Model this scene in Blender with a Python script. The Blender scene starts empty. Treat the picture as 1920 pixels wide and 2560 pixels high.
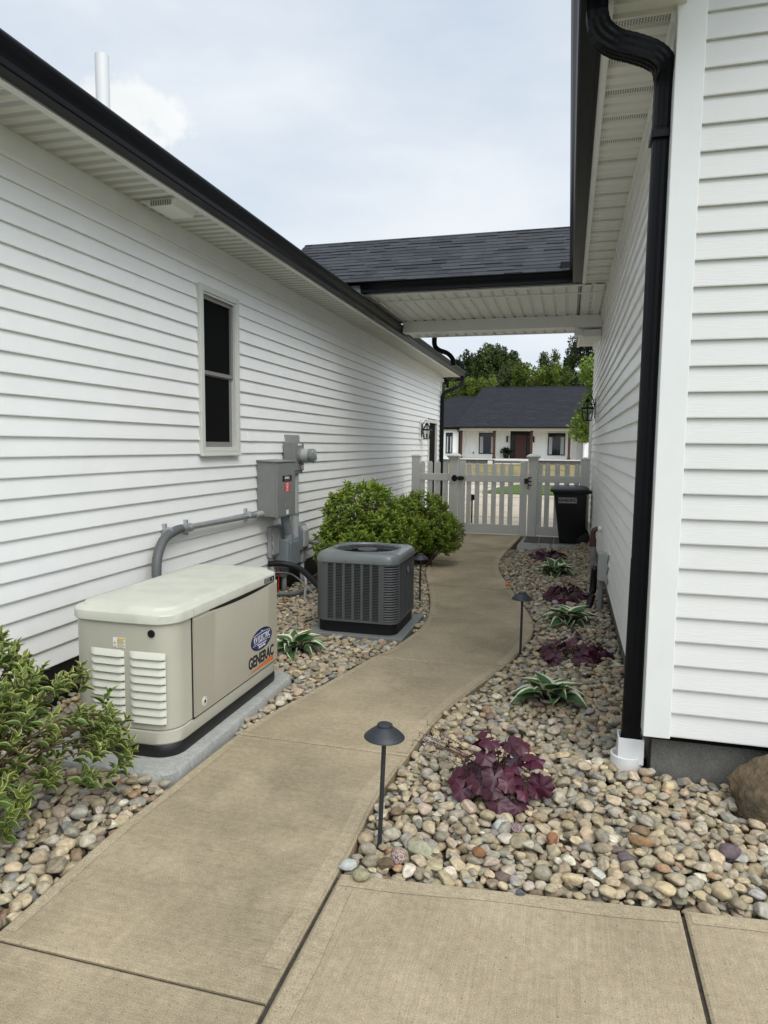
import bpy, math, random
import numpy as np
from mathutils import Vector, Matrix, noise
R = math.radians
rng = np.random.default_rng(11)
random.seed(7)
C = bpy.context.scene.collection
S = bpy.context.scene

# ---------------------------------------------------------------- camera
cam_d = bpy.data.cameras.new('camera')
cam = bpy.data.objects.new('camera', cam_d); C.objects.link(cam)
cam_d.sensor_fit = 'VERTICAL'; cam_d.sensor_height = 36.0; cam_d.lens = 24.0
cam_d.clip_start = 0.05; cam_d.clip_end = 2000
def _n(v): v = np.array(v, float); return v/np.linalg.norm(v)
_dY = _n([462/1707, 161/1707, -1]); _dX = _n([6383/1707, -228/1707, 1]); _dX = _n(_dX-_dY*_dX.dot(_dY)); _dZ = np.cross(_dX, _dY)
cam.matrix_world = Matrix(((*_dX, 0), (*_dY, 0), (*_dZ, 1.55), (0, 0, 0, 1)))
S.camera = cam

# ---------------------------------------------------------------- sky and sun
SUN_EL, SUN_AZ = R(52), R(135)          # azimuth measured clockwise from +Y
W = bpy.data.worlds.new('World'); S.world = W; W.use_nodes = True
nt = W.node_tree; nt.nodes.clear()
def N(t, ty, **k):
    n = t.nodes.new(ty)
    for a, b in k.items(): setattr(n, a, b)
    return n
out = N(nt, 'ShaderNodeOutputWorld'); mixs = N(nt, 'ShaderNodeMixShader')
bg1 = N(nt, 'ShaderNodeBackground'); bg2 = N(nt, 'ShaderNodeBackground')
sky = N(nt, 'ShaderNodeTexSky', sky_type='NISHITA'); sky.sun_disc = False
sky.sun_elevation = SUN_EL; sky.sun_rotation = SUN_AZ; sky.air_density = 1.0; sky.dust_density = 1.5
bg1.inputs['Strength'].default_value = 0.12
nt.links.new(sky.outputs[0], bg1.inputs['Color'])
tc = N(nt, 'ShaderNodeTexCoord')
mp = N(nt, 'ShaderNodeMapping'); mp.inputs['Scale'].default_value = (1, 1, 2.6)
nt.links.new(tc.outputs['Generated'], mp.inputs[0])
n1 = N(nt, 'ShaderNodeTexNoise'); n1.inputs['Scale'].default_value = 1.7; n1.inputs['Detail'].default_value = 7; n1.inputs['Roughness'].default_value = .55
nt.links.new(mp.outputs[0], n1.inputs['Vector'])
r1 = N(nt, 'ShaderNodeMapRange'); r1.inputs[1].default_value = .35; r1.inputs[2].default_value = .66; r1.inputs[3].default_value = .76; r1.inputs[4].default_value = 1.0
nt.links.new(n1.outputs[0], r1.inputs[0])
# one brighter cumulus heap standing in the sky above the roof of the house
CD = _n([-.522, .752, .388])
off = N(nt, 'ShaderNodeVectorMath', operation='SUBTRACT'); off.inputs[1].default_value = tuple(CD)
scl = N(nt, 'ShaderNodeVectorMath', operation='MULTIPLY'); scl.inputs[1].default_value = (1.75, 1.75, 2.7)
dp = N(nt, 'ShaderNodeVectorMath', operation='LENGTH')
nt.links.new(tc.outputs['Generated'], off.inputs[0]); nt.links.new(off.outputs[0], scl.inputs[0]); nt.links.new(scl.outputs[0], dp.inputs[0])
n2 = N(nt, 'ShaderNodeTexNoise'); n2.inputs['Scale'].default_value = 19; n2.inputs['Detail'].default_value = 8; n2.inputs['Roughness'].default_value = .62
nt.links.new(tc.outputs['Generated'], n2.inputs['Vector'])
mm = N(nt, 'ShaderNodeMath', operation='MULTIPLY_ADD'); mm.inputs[1].default_value = -.20
nt.links.new(n2.outputs[0], mm.inputs[0]); nt.links.new(dp.outputs['Value'], mm.inputs[2])
r2 = N(nt, 'ShaderNodeMapRange', interpolation_type='SMOOTHSTEP'); r2.inputs[1].default_value = .028; r2.inputs[2].default_value = -.026; r2.inputs[3].default_value = 0; r2.inputs[4].default_value = .9
nt.links.new(mm.outputs[0], r2.inputs[0])
sz = N(nt, 'ShaderNodeSeparateXYZ'); nt.links.new(off.outputs[0], sz.inputs[0])
m3 = N(nt, 'ShaderNodeMath', operation='MULTIPLY_ADD'); m3.inputs[1].default_value = .30; nt.links.new(n2.outputs[0], m3.inputs[0]); nt.links.new(sz.outputs[2], m3.inputs[2])
r3 = N(nt, 'ShaderNodeMapRange', interpolation_type='SMOOTHSTEP'); r3.inputs[1].default_value = .10; r3.inputs[2].default_value = .17; nt.links.new(m3.outputs[0], r3.inputs[0])
cc = N(nt, 'ShaderNodeMixRGB'); cc.inputs[1].default_value = (.66, .75, .82, 1); cc.inputs[2].default_value = (1.0, 1.02, 1.0, 1); nt.links.new(r3.outputs[0], cc.inputs[0])
cr = N(nt, 'ShaderNodeValToRGB'); e = cr.color_ramp.elements
e[0].position = .3; e[0].color = (.68, .78, .89, 1); e[1].position = .72; e[1].color = (.86, .90, .95, 1)
nt.links.new(n1.outputs[0], cr.inputs[0])
mc = N(nt, 'ShaderNodeMixRGB'); nt.links.new(cc.outputs[0], mc.inputs[2])
nt.links.new(r2.outputs[0], mc.inputs[0]); nt.links.new(cr.outputs[0], mc.inputs[1])
# thin cloud glows brighter around the veiled sun
sdv = (math.sin(SUN_AZ)*math.cos(SUN_EL), math.cos(SUN_AZ)*math.cos(SUN_EL), math.sin(SUN_EL))
gd = N(nt, 'ShaderNodeVectorMath', operation='DOT_PRODUCT'); gd.inputs[1].default_value = sdv; nt.links.new(tc.outputs['Generated'], gd.inputs[0])
gr = N(nt, 'ShaderNodeMapRange', interpolation_type='SMOOTHSTEP'); gr.inputs[1].default_value = .25; gr.inputs[2].default_value = 1.0; gr.inputs[3].default_value = 1.0; gr.inputs[4].default_value = 2.6; nt.links.new(gd.outputs['Value'], gr.inputs[0])
gm_ = N(nt, 'ShaderNodeVectorMath', operation='SCALE'); nt.links.new(mc.outputs[0], gm_.inputs[0]); nt.links.new(gr.outputs[0], gm_.inputs['Scale'])
nt.links.new(gm_.outputs[0], bg2.inputs['Color']); bg2.inputs['Strength'].default_value = .82
nt.links.new(r1.outputs[0], mixs.inputs[0]); nt.links.new(bg1.outputs[0], mixs.inputs[1]); nt.links.new(bg2.outputs[0], mixs.inputs[2])
nt.links.new(mixs.outputs[0], out.inputs[0])
sl = bpy.data.lights.new('sun', 'SUN'); sl.energy = 1.4; sl.angle = R(35); sl.color = (1, .955, .88)
so = bpy.data.objects.new('sun', sl); C.objects.link(so)
sd = Vector((math.sin(SUN_AZ)*math.cos(SUN_EL), math.cos(SUN_AZ)*math.cos(SUN_EL), math.sin(SUN_EL)))
so.rotation_euler = sd.to_track_quat('Z', 'Y').to_euler(); so.location = (0, -5, 20)
S.view_settings.view_transform = 'Standard'; S.view_settings.look = 'None'; S.view_settings.exposure = 0.30; S.view_settings.gamma = 1
S.render.engine = 'CYCLES'; S.cycles.max_bounces = 14; S.cycles.diffuse_bounces = 9

# ---------------------------------------------------------------- materials
MATS = {}
def mat(name, col, rough=.6, spec=.5, metal=0, noise_amt=0, nscale=20, bump=0, bscale=60, bdist=.004, col2=None, c2scale=3, c2lo=.4, c2hi=.6, attr=None, stretch=(1, 1, 1), coat=0, detail=5, bstretch=None):
    """Principled material: base colour, mottled by noise, optional second colour patches, optional per-vertex tint."""
    m = bpy.data.materials.new(name); m.use_nodes = True; t = m.node_tree; b = t.nodes['Principled BSDF']
    b.inputs['Roughness'].default_value = rough; b.inputs['Metallic'].default_value = metal
    b.inputs['Specular IOR Level'].default_value = spec; b.inputs['Coat Weight'].default_value = coat
    tcn = N(t, 'ShaderNodeTexCoord'); gm = N(t, 'ShaderNodeNewGeometry')
    mpn = N(t, 'ShaderNodeMapping'); mpn.inputs['Scale'].default_value = stretch; t.links.new(gm.outputs['Position'], mpn.inputs[0])
    cur = N(t, 'ShaderNodeRGB'); cur.outputs[0].default_value = (*col, 1); co = cur.outputs[0]
    if attr:
        a = N(t, 'ShaderNodeAttribute', attribute_name=attr)
        if attr == 'Col': co = a.outputs['Color']
        else:
            hv = N(t, 'ShaderNodeMixRGB', blend_type='MULTIPLY'); hv.inputs[0].default_value = 1
            t.links.new(co, hv.inputs[1]); t.links.new(a.outputs['Color'], hv.inputs[2]); co = hv.outputs[0]
    if col2:
        nz = N(t, 'ShaderNodeTexNoise'); nz.inputs['Scale'].default_value = c2scale; nz.inputs['Detail'].default_value = 6; nz.inputs['Roughness'].default_value = .6
        t.links.new(mpn.outputs[0], nz.inputs['Vector'])
        rr = N(t, 'ShaderNodeMapRange'); rr.inputs[1].default_value = c2lo; rr.inputs[2].default_value = c2hi; t.links.new(nz.outputs[0], rr.inputs[0])
        mx = N(t, 'ShaderNodeMixRGB'); mx.inputs[2].default_value = (*col2, 1); t.links.new(rr.outputs[0], mx.inputs[0]); t.links.new(co, mx.inputs[1]); co = mx.outputs[0]
    if noise_amt:
        nz = N(t, 'ShaderNodeTexNoise'); nz.inputs['Scale'].default_value = nscale; nz.inputs['Detail'].default_value = detail; nz.inputs['Roughness'].default_value = .65
        t.links.new(mpn.outputs[0], nz.inputs['Vector'])
        rr = N(t, 'ShaderNodeMapRange'); rr.inputs[1].default_value = .3; rr.inputs[2].default_value = .7; rr.inputs[3].default_value = 1-noise_amt; rr.inputs[4].default_value = 1+noise_amt
        t.links.new(nz.outputs[0], rr.inputs[0])
        mx = N(t, 'ShaderNodeMixRGB', blend_type='MULTIPLY'); mx.inputs[0].default_value = 1; t.links.new(co, mx.inputs[1]); t.links.new(rr.outputs[0], mx.inputs[2]); co = mx.outputs[0]
    t.links.new(co, b.inputs['Base Color'])
    if bump:
        nz = N(t, 'ShaderNodeTexNoise'); nz.inputs['Scale'].default_value = bscale; nz.inputs['Detail'].default_value = 5
        v = mpn.outputs[0]
        if bstretch:
            mb = N(t, 'ShaderNodeMapping'); mb.inputs['Scale'].default_value = bstretch; t.links.new(gm.outputs['Position'], mb.inputs[0]); v = mb.outputs[0]
        t.links.new(v, nz.inputs['Vector'])
        bp = N(t, 'ShaderNodeBump'); bp.inputs['Strength'].default_value = bump; bp.inputs['Distance'].default_value = bdist
        t.links.new(nz.outputs[0], bp.inputs['Height']); t.links.new(bp.outputs[0], b.inputs['Normal'])
    MATS[name] = m; return m
WHITE = (.785, .78, .75)
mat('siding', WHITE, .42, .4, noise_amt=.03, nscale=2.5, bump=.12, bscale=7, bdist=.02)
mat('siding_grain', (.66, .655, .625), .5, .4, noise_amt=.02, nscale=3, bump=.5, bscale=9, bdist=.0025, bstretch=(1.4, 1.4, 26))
mat('white_trim', (.74, .745, .715), .45, .4, noise_amt=.03, nscale=4)
mat('soffit_white', (.74, .74, .68), .5, .3, noise_amt=.03, nscale=5)
mat('vinyl_fence', (.66, .65, .61), .4, .45, noise_amt=.02, nscale=6)
mat('window_trim', (.55, .55, .50), .45, .4)
mat('sash', (.20, .195, .18), .4, .4)
mat('black_metal', (.005, .0055, .006), .35, .2, noise_amt=.2, nscale=5)
mat('gutter_black', (.0045, .005, .0065), .38, .16, noise_amt=.25, nscale=3)
mat('lamp_black', (.018, .022, .027), .5, .5, noise_amt=.15, nscale=30)
mat('glass_dark', (.006, .007, .008), .04, .5)
mat('curtain', (.42, .44, .45), .8, .2)
mat('cavity', (.004, .004, .004), .9, .1)
mat('foundation', (.16, .155, .14), .9, .2, noise_amt=.35, nscale=160, bump=.9, bscale=220, bdist=.004, col2=(.11, .105, .095), c2scale=2.5)
def concrete(name, base, dark, warm, broom='Y', bump=.35, slabs=False):
    m = bpy.data.materials.new(name); m.use_nodes = True; t = m.node_tree; b = t.nodes['Principled BSDF']; b.inputs['Roughness'].default_value = .88; b.inputs['Specular IOR Level'].default_value = .25
    g = N(t, 'ShaderNodeNewGeometry')
    def nse(sc, det=5, st=(1, 1, 1), ro=.6):
        mpn = N(t, 'ShaderNodeMapping'); mpn.inputs['Scale'].default_value = st; t.links.new(g.outputs['Position'], mpn.inputs[0])
        z = N(t, 'ShaderNodeTexNoise'); z.inputs['Scale'].default_value = sc; z.inputs['Detail'].default_value = det; z.inputs['Roughness'].default_value = ro
        t.links.new(mpn.outputs[0], z.inputs['Vector']); return z.outputs[0]
    def rmp(v, a, bb, c=0., d=1.):
        r = N(t, 'ShaderNodeMapRange'); r.inputs[1].default_value = a; r.inputs[2].default_value = bb; r.inputs[3].default_value = c; r.inputs[4].default_value = d; t.links.new(v, r.inputs[0]); return r.outputs[0]
    def mix(f, a, bb, bt='MIX'):
        x = N(t, 'ShaderNodeMixRGB', blend_type=bt)
        for i, v in ((0, f), (1, a), (2, bb)):
            if isinstance(v, (float, int)): x.inputs[i].default_value = v if i == 0 else (v, v, v, 1)
            elif isinstance(v, tuple): x.inputs[i].default_value = (*v, 1)
            else: t.links.new(v, x.inputs[i])
        return x.outputs[0]
    c = mix(rmp(nse(1.3, 6), .36, .64), base, dark)
    c = mix(rmp(nse(3.1, 5), .5, .75, 0, .7), c, warm)
    c = mix(1., c, rmp(nse(34, 5), .3, .7, .86, 1.12), 'MULTIPLY')
    c = mix(1., c, rmp(nse(230, 3, ro=.8), .32, .68, .62, 1.32), 'MULTIPLY')
    st = (150, 3, 1) if broom == 'Y' else (3, 150, 1)
    br = nse(1, 3, st)
    c = mix(1., c, rmp(br, .3, .7, .9, 1.08), 'MULTIPLY')
    c = mix(rmp(nse(95, 2, ro=.4), .68, .73, 0, .6), c, (.07, .06, .045))
    if slabs:      # mid slabs stained darker; far ones painted lighter to offset the breezeway's shade
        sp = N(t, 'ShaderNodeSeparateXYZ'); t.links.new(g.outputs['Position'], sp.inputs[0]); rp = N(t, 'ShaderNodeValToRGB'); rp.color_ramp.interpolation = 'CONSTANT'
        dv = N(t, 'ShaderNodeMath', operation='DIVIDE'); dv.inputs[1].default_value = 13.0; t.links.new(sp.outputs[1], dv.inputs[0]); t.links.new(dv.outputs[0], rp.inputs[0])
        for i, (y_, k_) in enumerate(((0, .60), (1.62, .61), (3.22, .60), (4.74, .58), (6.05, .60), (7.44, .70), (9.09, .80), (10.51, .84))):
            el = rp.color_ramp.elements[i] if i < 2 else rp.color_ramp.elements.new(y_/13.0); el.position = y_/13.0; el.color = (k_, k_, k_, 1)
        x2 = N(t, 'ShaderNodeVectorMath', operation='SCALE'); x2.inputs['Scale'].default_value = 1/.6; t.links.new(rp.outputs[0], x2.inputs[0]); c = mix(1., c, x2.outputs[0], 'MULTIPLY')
    t.links.new(c, b.inputs['Base Color'])
    ad = N(t, 'ShaderNodeMath', operation='ADD'); t.links.new(nse(260, 4), ad.inputs[0]); t.links.new(br, ad.inputs[1])
    bp = N(t, 'ShaderNodeBump'); bp.inputs['Strength'].default_value = bump; bp.inputs['Distance'].default_value = .003
    t.links.new(ad.outputs[0], bp.inputs['Height']); t.links.new(bp.outputs[0], b.inputs['Normal'])
    MATS[name] = m; return m
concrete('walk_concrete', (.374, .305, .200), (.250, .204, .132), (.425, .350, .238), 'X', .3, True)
concrete('slab_concrete', (.388, .317, .213), (.312, .253, .166), (.43, .356, .245), 'Y', .6)
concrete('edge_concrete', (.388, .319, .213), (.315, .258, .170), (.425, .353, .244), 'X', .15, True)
concrete('drive_concrete', (.50, .43, .33), (.44, .375, .285), (.54, .465, .365), 'X', .2)
concrete('pad_concrete', (.36, .36, .33), (.27, .27, .25), (.39, .38, .35), 'X', .3)
mat('joint', (.055, .047, .038), .95, .1, noise_amt=.4, nscale=60)
mat('soil', (.07, .055, .04), .95, .1, noise_amt=.4, nscale=40, bump=.5)
mat('wet_board', (.10, .09, .08), .8, .2, noise_amt=.3, nscale=20)
mat('stone', (.3, .3, .3), .8, .25, attr='Col', noise_amt=.34, nscale=48, bump=.55, bscale=160, bdist=.003, detail=6)
mat('speckled_stone', (.3, .2, .2), .75, .3, noise_amt=.1, nscale=50, col2=(.06, .04, .05), c2scale=230, c2lo=.5, c2hi=.56, attr='Col', bump=.3, bscale=200)
mat('boulder', (.15, .105, .065), .85, .25, noise_amt=.4, nscale=9, col2=(.10, .085, .055), c2scale=3, bump=1, bscale=18, bdist=.03)
mat('shingle', (.042, .045, .050), .9, .2, attr='tint', noise_amt=.45, nscale=140, bump=.5, bscale=250, bdist=.003)
mat('far_shingle', (.026, .027, .031), .9, .2, attr='tint', noise_amt=.3, nscale=14)
mat('board_batten', (.86, .86, .84), .6, .3, noise_amt=.03, nscale=2)
mat('stained_wood', (.075, .03, .018), .6, .3, noise_amt=.25, nscale=8)
mat('door_brown', (.07, .028, .022), .5, .3)
mat('ledge_stone', (.10, .10, .105), .85, .2, noise_amt=.6, nscale=6, col2=(.28, .27, .26), c2scale=3.5, c2lo=.6, c2hi=.68, stretch=(1, 1, 3))
mat('far_slab', (.62, .59, .53), .8, .3)
mat('gen_beige', (.44, .425, .345), .38, .5, noise_amt=.03, nscale=6, coat=.15)
mat('gen_lid', (.53, .53, .44), .4, .5, noise_amt=.05, nscale=7, coat=.15, col2=(.46, .46, .38), c2scale=6, c2lo=.45, c2hi=.7, bump=.1, bscale=220, bdist=.002)
mat('gen_louver', (.58, .58, .49), .4, .5, noise_amt=.03, nscale=6)
mat('gen_door', (.405, .378, .300), .4, .5, noise_amt=.03, nscale=5, coat=.15)
mat('black_plastic', (.009, .009, .010), .45, .4, noise_amt=.2, nscale=15)
mat('bin_black', (.006, .006, .007), .4, .45, noise_amt=.2, nscale=10)
mat('ink_black', (.01, .01, .01), .5, .3)
mat('orange_ink', (.62, .13, .02), .5, .3)
mat('navy_ink', (.016, .022, .12), .4, .4)
mat('white_ink', (.72, .73, .74), .5, .3)
mat('yellow_ink', (.60, .42, .03), .5, .3)
mat('red_ink', (.62, .03, .02), .5, .3)
mat('grey_ink', (.30, .31, .31), .5, .3)
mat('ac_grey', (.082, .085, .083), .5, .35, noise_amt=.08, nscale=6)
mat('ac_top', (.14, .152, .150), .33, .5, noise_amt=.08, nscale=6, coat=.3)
mat('ac_base', (.006, .006, .007), .6, .3)
mat('chrome', (.55, .55, .55), .25, .5, metal=1)
mat('elec_grey', (.19, .195, .185), .45, .4, noise_amt=.06, nscale=12)
mat('elec_light', (.34, .35, .34), .45, .4, noise_amt=.05, nscale=12)
mat('elec_blue_grey', (.17, .195, .205), .5, .4, noise_amt=.1, nscale=12)
mat('weathered_grey', (.30, .30, .29), .7, .3, noise_amt=.3, nscale=22, stretch=(4, 4, .4))
mat('galv', (.45, .46, .47), .35, .5, metal=.7, noise_amt=.1, nscale=20)
mat('flex_grey', (.10, .105, .105), .5, .4)
mat('clear_cover', (.17, .18, .17), .1, .6, coat=.6)
mat('pipe_brown', (.075, .022, .018), .4, .5)
mat('pvc_white', (.72, .72, .70), .35, .5)
mat('pvc_cream', (.47, .45, .38), .5, .4)
mat('orange_ball', (.85, .14, .02), .4, .5)
mat('rubber', (.008, .008, .009), .5, .4)
mat('bark', (.07, .055, .04), .9, .2, noise_amt=.4, nscale=12)
mat('twig', (.10, .065, .04), .85, .2, noise_amt=.3, nscale=40)
mat('hosta_green', (.045, .105, .03), .5, .4, attr='tint', noise_amt=.15, nscale=60)
mat('hosta_white', (.62, .62, .42), .5, .4, attr='tint')
mat('flower_stem', (.06, .03, .03), .7, .3)
mat('dry_lawn', (.26, .19, .10), .9, .1, noise_amt=.35, nscale=2.2, col2=(.13, .15, .04), c2scale=.35, c2lo=.45, c2hi=.62)
mat('green_lawn', (.075, .115, .025), .9, .1, noise_amt=.3, nscale=8)
mat('field', (.08, .10, .035), .95, .1, noise_amt=.3, nscale=.4)
mat('asphalt', (.36, .31, .25), .9, .2, noise_amt=.15, nscale=3)
def leaf_mat(name, col, trans=.25, rough=.45, spec=.4):
    m = mat(name, col, rough, spec, attr='tint', noise_amt=.12, nscale=50)
    t = m.node_tree; b = t.nodes['Principled BSDF']; tr = N(t, 'ShaderNodeBsdfTranslucent'); mx = N(t, 'ShaderNodeMixShader'); mx.inputs[0].default_value = trans
    t.links.new(b.inputs['Base Color'].links[0].from_socket, tr.inputs[0])
    o = [n for n in t.nodes if n.type == 'OUTPUT_MATERIAL'][0]
    t.links.new(b.outputs[0], mx.inputs[1]); t.links.new(tr.outputs[0], mx.inputs[2]); t.links.new(mx.outputs[0], o.inputs[0]); return m
leaf_mat('leaf_green', (.100, .135, .024)); leaf_mat('leaf_margin', (.46, .46, .15))
leaf_mat('leaf_dense', (.180, .245, .022)); leaf_mat('leaf_dense_margin', (.34, .41, .07))
leaf_mat('heuchera_leaf', (.052, .0085, .020), .12, .42, .45); leaf_mat('heuchera_dead', (.22, .07, .03))
leaf_mat('tree_dark', (.034, .052, .013)); leaf_mat('tree_mid', (.058, .088, .016)); leaf_mat('tree_bright', (.115, .155, .018)); leaf_mat('tree_olive', (.085, .10, .03)); leaf_mat('tree_lime', (.15, .22, .03)); leaf_mat('tree_blue', (.035, .07, .035))
leaf_mat('potted', (.02, .045, .012))
# soffit panels: rows of small vent holes punched in the flats
def soffit_mat(name, col, period, lo, hi, pitch=.012):
    m = mat(name, col, .5, .3); t = m.node_tree; b = t.nodes['Principled BSDF']; g = N(t, 'ShaderNodeNewGeometry'); sp = N(t, 'ShaderNodeSeparateXYZ'); t.links.new(g.outputs['Position'], sp.inputs[0])
    def M(op, a, bb=None, c=None):
        n = N(t, 'ShaderNodeMath', operation=op)
        for i, v in enumerate((a, bb, c)):
            if v is None: continue
            if isinstance(v, (int, float)): n.inputs[i].default_value = v
            else: t.links.new(v, n.inputs[i])
        return n.outputs[0]
    py = M('FRACT', M('MULTIPLY', sp.outputs[1], 1/period))
    band = M('MULTIPLY', M('GREATER_THAN', py, lo), M('LESS_THAN', py, hi))
    fx = M('SUBTRACT', M('FRACT', M('MULTIPLY', sp.outputs[0], 1/pitch)), .5); fy = M('SUBTRACT', M('FRACT', M('MULTIPLY', sp.outputs[1], 1/(pitch*.9))), .5)
    d = M('ADD', M('MULTIPLY', fx, fx), M('MULTIPLY', fy, fy))
    hole = M('MULTIPLY', band, M('LESS_THAN', d, .13))
    mx = N(t, 'ShaderNodeMixRGB'); t.links.new(hole, mx.inputs[0]); mx.inputs[1].default_value = (*col, 1); mx.inputs[2].default_value = (.04, .04, .035, 1)
    t.links.new(mx.outputs[0], b.inputs['Base Color'])
soffit_mat('soffit_vented', (.72, .72, .66), .10, .05, .58, .016)
soffit_mat('soffit_some', (.72, .71, .65), .30, .06, .28)

# ---------------------------------------------------------------- mesh helpers
class MB:
    def __init__(s): s.v = []; s.f = []; s.mi = []; s.m = 0; s.t = []
    def add(s, vs, fs, mi=None, tint=None):
        b = len(s.v); s.v += [tuple(v) for v in vs]; s.f += [tuple(b+i for i in f) for f in fs]
        s.mi += [s.m if mi is None else mi]*len(fs); s.t += [tint or (1, 1, 1)]*len(vs); return s
    def box(s, x0, x1, y0, y1, z0, z1, mi=None):
        vs = [(x, y, z) for z in (z0, z1) for y in (y0, y1) for x in (x0, x1)]
        return s.add(vs, [(0, 2, 3, 1), (4, 5, 7, 6), (0, 1, 5, 4), (2, 6, 7, 3), (0, 4, 6, 2), (1, 3, 7, 5)], mi)
    def prism(s, poly, axis, a, b, mi=None):
        """extrude a 2D polygon along an axis from a to b"""
        def P(p, t): return {'x': (t, p[0], p[1]), 'y': (p[0], t, p[1]), 'z': (p[0], p[1], t)}[axis]
        n = len(poly); vs = [P(p, a) for p in poly]+[P(p, b) for p in poly]
        fs = [(i, (i+1) % n, n+(i+1) % n, n+i) for i in range(n)]+[tuple(range(n-1, -1, -1)), tuple(range(n, 2*n))]
        return s.add(vs, fs, mi)
    def lathe(s, prof, c=(0, 0, 0), n=24, mi=None, axis='z', cap=True):
        vs = []; fs = []
        for r, h in prof:
            for k in range(n):
                a = 2*math.pi*k/n; p = (r*math.cos(a), r*math.sin(a), h)
                if axis == 'x': p = (h, r*math.cos(a), r*math.sin(a))
                if axis == 'y': p = (r*math.cos(a), h, r*math.sin(a))
                vs.append((p[0]+c[0], p[1]+c[1], p[2]+c[2]))
        for i in range(len(prof)-1):
            for k in range(n): fs.append((i*n+k, i*n+(k+1) % n, (i+1)*n+(k+1) % n, (i+1)*n+k))
        if cap: fs += [tuple(range(n-1, -1, -1)), tuple(range((len(prof)-1)*n, len(prof)*n))]
        return s.add(vs, fs, mi)
    def tube(s, pts, r, n=10, mi=None, sx=1, sy=1, up=(0, 0, 1), prof=None, ridge=0):
        pts = [Vector(p) for p in pts]; rs = r if isinstance(r, (list, tuple)) else [r]*len(pts)
        prof = prof or [(math.cos(2*math.pi*k/n), math.sin(2*math.pi*k/n)) for k in range(n)]; n = len(prof); vs = []
        for i, p in enumerate(pts):
            d = (pts[min(i+1, len(pts)-1)]-pts[max(i-1, 0)]).normalized(); u = Vector(up)
            if abs(d.dot(u)) > .98: u = Vector((0, 1, 0)) if abs(d.y) < .9 else Vector((1, 0, 0))
            a = d.cross(u).normalized(); b = a.cross(d).normalized(); q = rs[i]*(1+ridge*(i % 2))
            for cx, cy in prof: vs.append(p+a*cx*q*sx+b*cy*q*sy)
        fs = [(i*n+k, i*n+(k+1) % n, (i+1)*n+(k+1) % n, (i+1)*n+k) for i in range(len(pts)-1) for k in range(n)]
        fs += [tuple(range(n-1, -1, -1)), tuple(range((len(pts)-1)*n, len(pts)*n))]
        return s.add(vs, fs, mi)
    def build(s, name, mats, parent=None, smooth=False, bevel=0, bseg=2, auto=None):
        mats = mats if isinstance(mats, (list, tuple)) else [mats]
        me = bpy.data.meshes.new(name); o = Vector((0, 0, 0))
        p = parent
        while p is not None: o += p.location; p = p.parent
        me.from_pydata([(v[0]-o.x, v[1]-o.y, v[2]-o.z) for v in s.v], [], s.f)
        for m in mats: me.materials.append(MATS[m])
        if len(mats) > 1: me.polygons.foreach_set('material_index', s.mi)
        if any(t != (1, 1, 1) for t in s.t):
            a = me.color_attributes.new('tint', 'FLOAT_COLOR', 'POINT'); a.data.foreach_set('color', np.array([(*t, 1) for t in s.t], 'f').ravel())
        if smooth: me.polygons.foreach_set('use_smooth', [True]*len(me.polygons))
        if auto: me.set_sharp_from_angle(angle=R(auto))
        me.update(); ob = bpy.data.objects.new(name, me); C.objects.link(ob); ob.parent = parent
        if bevel:
            b = ob.modifiers.new('bevel', 'BEVEL'); b.width = bevel; b.segments = bseg; b.limit_method = 'ANGLE'; b.angle_limit = R(35); b.harden_normals = False
        return ob
def tag(o, label=None, cat=None, group=None, kind=None):
    if label: o['label'] = label
    if cat: o['category'] = cat
    if group: o['group'] = group
    if kind: o['kind'] = kind
    return o
def thing(name, label, cat, loc=(0, 0, 0), group=None):
    o = bpy.data.objects.new(name, None); C.objects.link(o); o.location = loc; o.empty_display_size = .1
    return tag(o, label, cat, group)
def box_part(name, m, parent, x0, x1, y0, y1, z0, z1, bevel=0):
    return MB().box(x0, x1, y0, y1, z0, z1).build(name, m, parent, bevel=bevel)
def big_mesh(name, verts, faces, mats, mi=None, tint=None, attr='tint', parent=None, smooth=True):
    """numpy mesh; faces = int array (n,k) with constant k"""
    me = bpy.data.meshes.new(name); nv = len(verts); nf, k = faces.shape
    o = np.zeros(3); p = parent
    while p is not None: o += np.array(p.location); p = p.parent
    me.vertices.add(nv); me.vertices.foreach_set('co', (verts-o).astype('f').ravel())
    me.loops.add(nf*k); me.loops.foreach_set('vertex_index', faces.astype('i').ravel())
    me.polygons.add(nf); me.polygons.foreach_set('loop_start', np.arange(0, nf*k, k, dtype='i')); me.polygons.foreach_set('loop_total', np.full(nf, k, 'i'))
    for m in mats: me.materials.append(MATS[m])
    if mi is not None: me.polygons.foreach_set('material_index', mi.astype('i'))
    me.polygons.foreach_set('use_smooth', np.full(nf, smooth, bool))
    if tint is not None:
        a = me.color_attributes.new(attr, 'FLOAT_COLOR', 'POINT'); a.data.foreach_set('color', np.concatenate([tint, np.ones((nv, 1))], 1).astype('f').ravel())
    me.update(calc_edges=True); me.validate()
    ob = bpy.data.objects.new(name, me); C.objects.link(ob); ob.parent = parent; return ob
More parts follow.
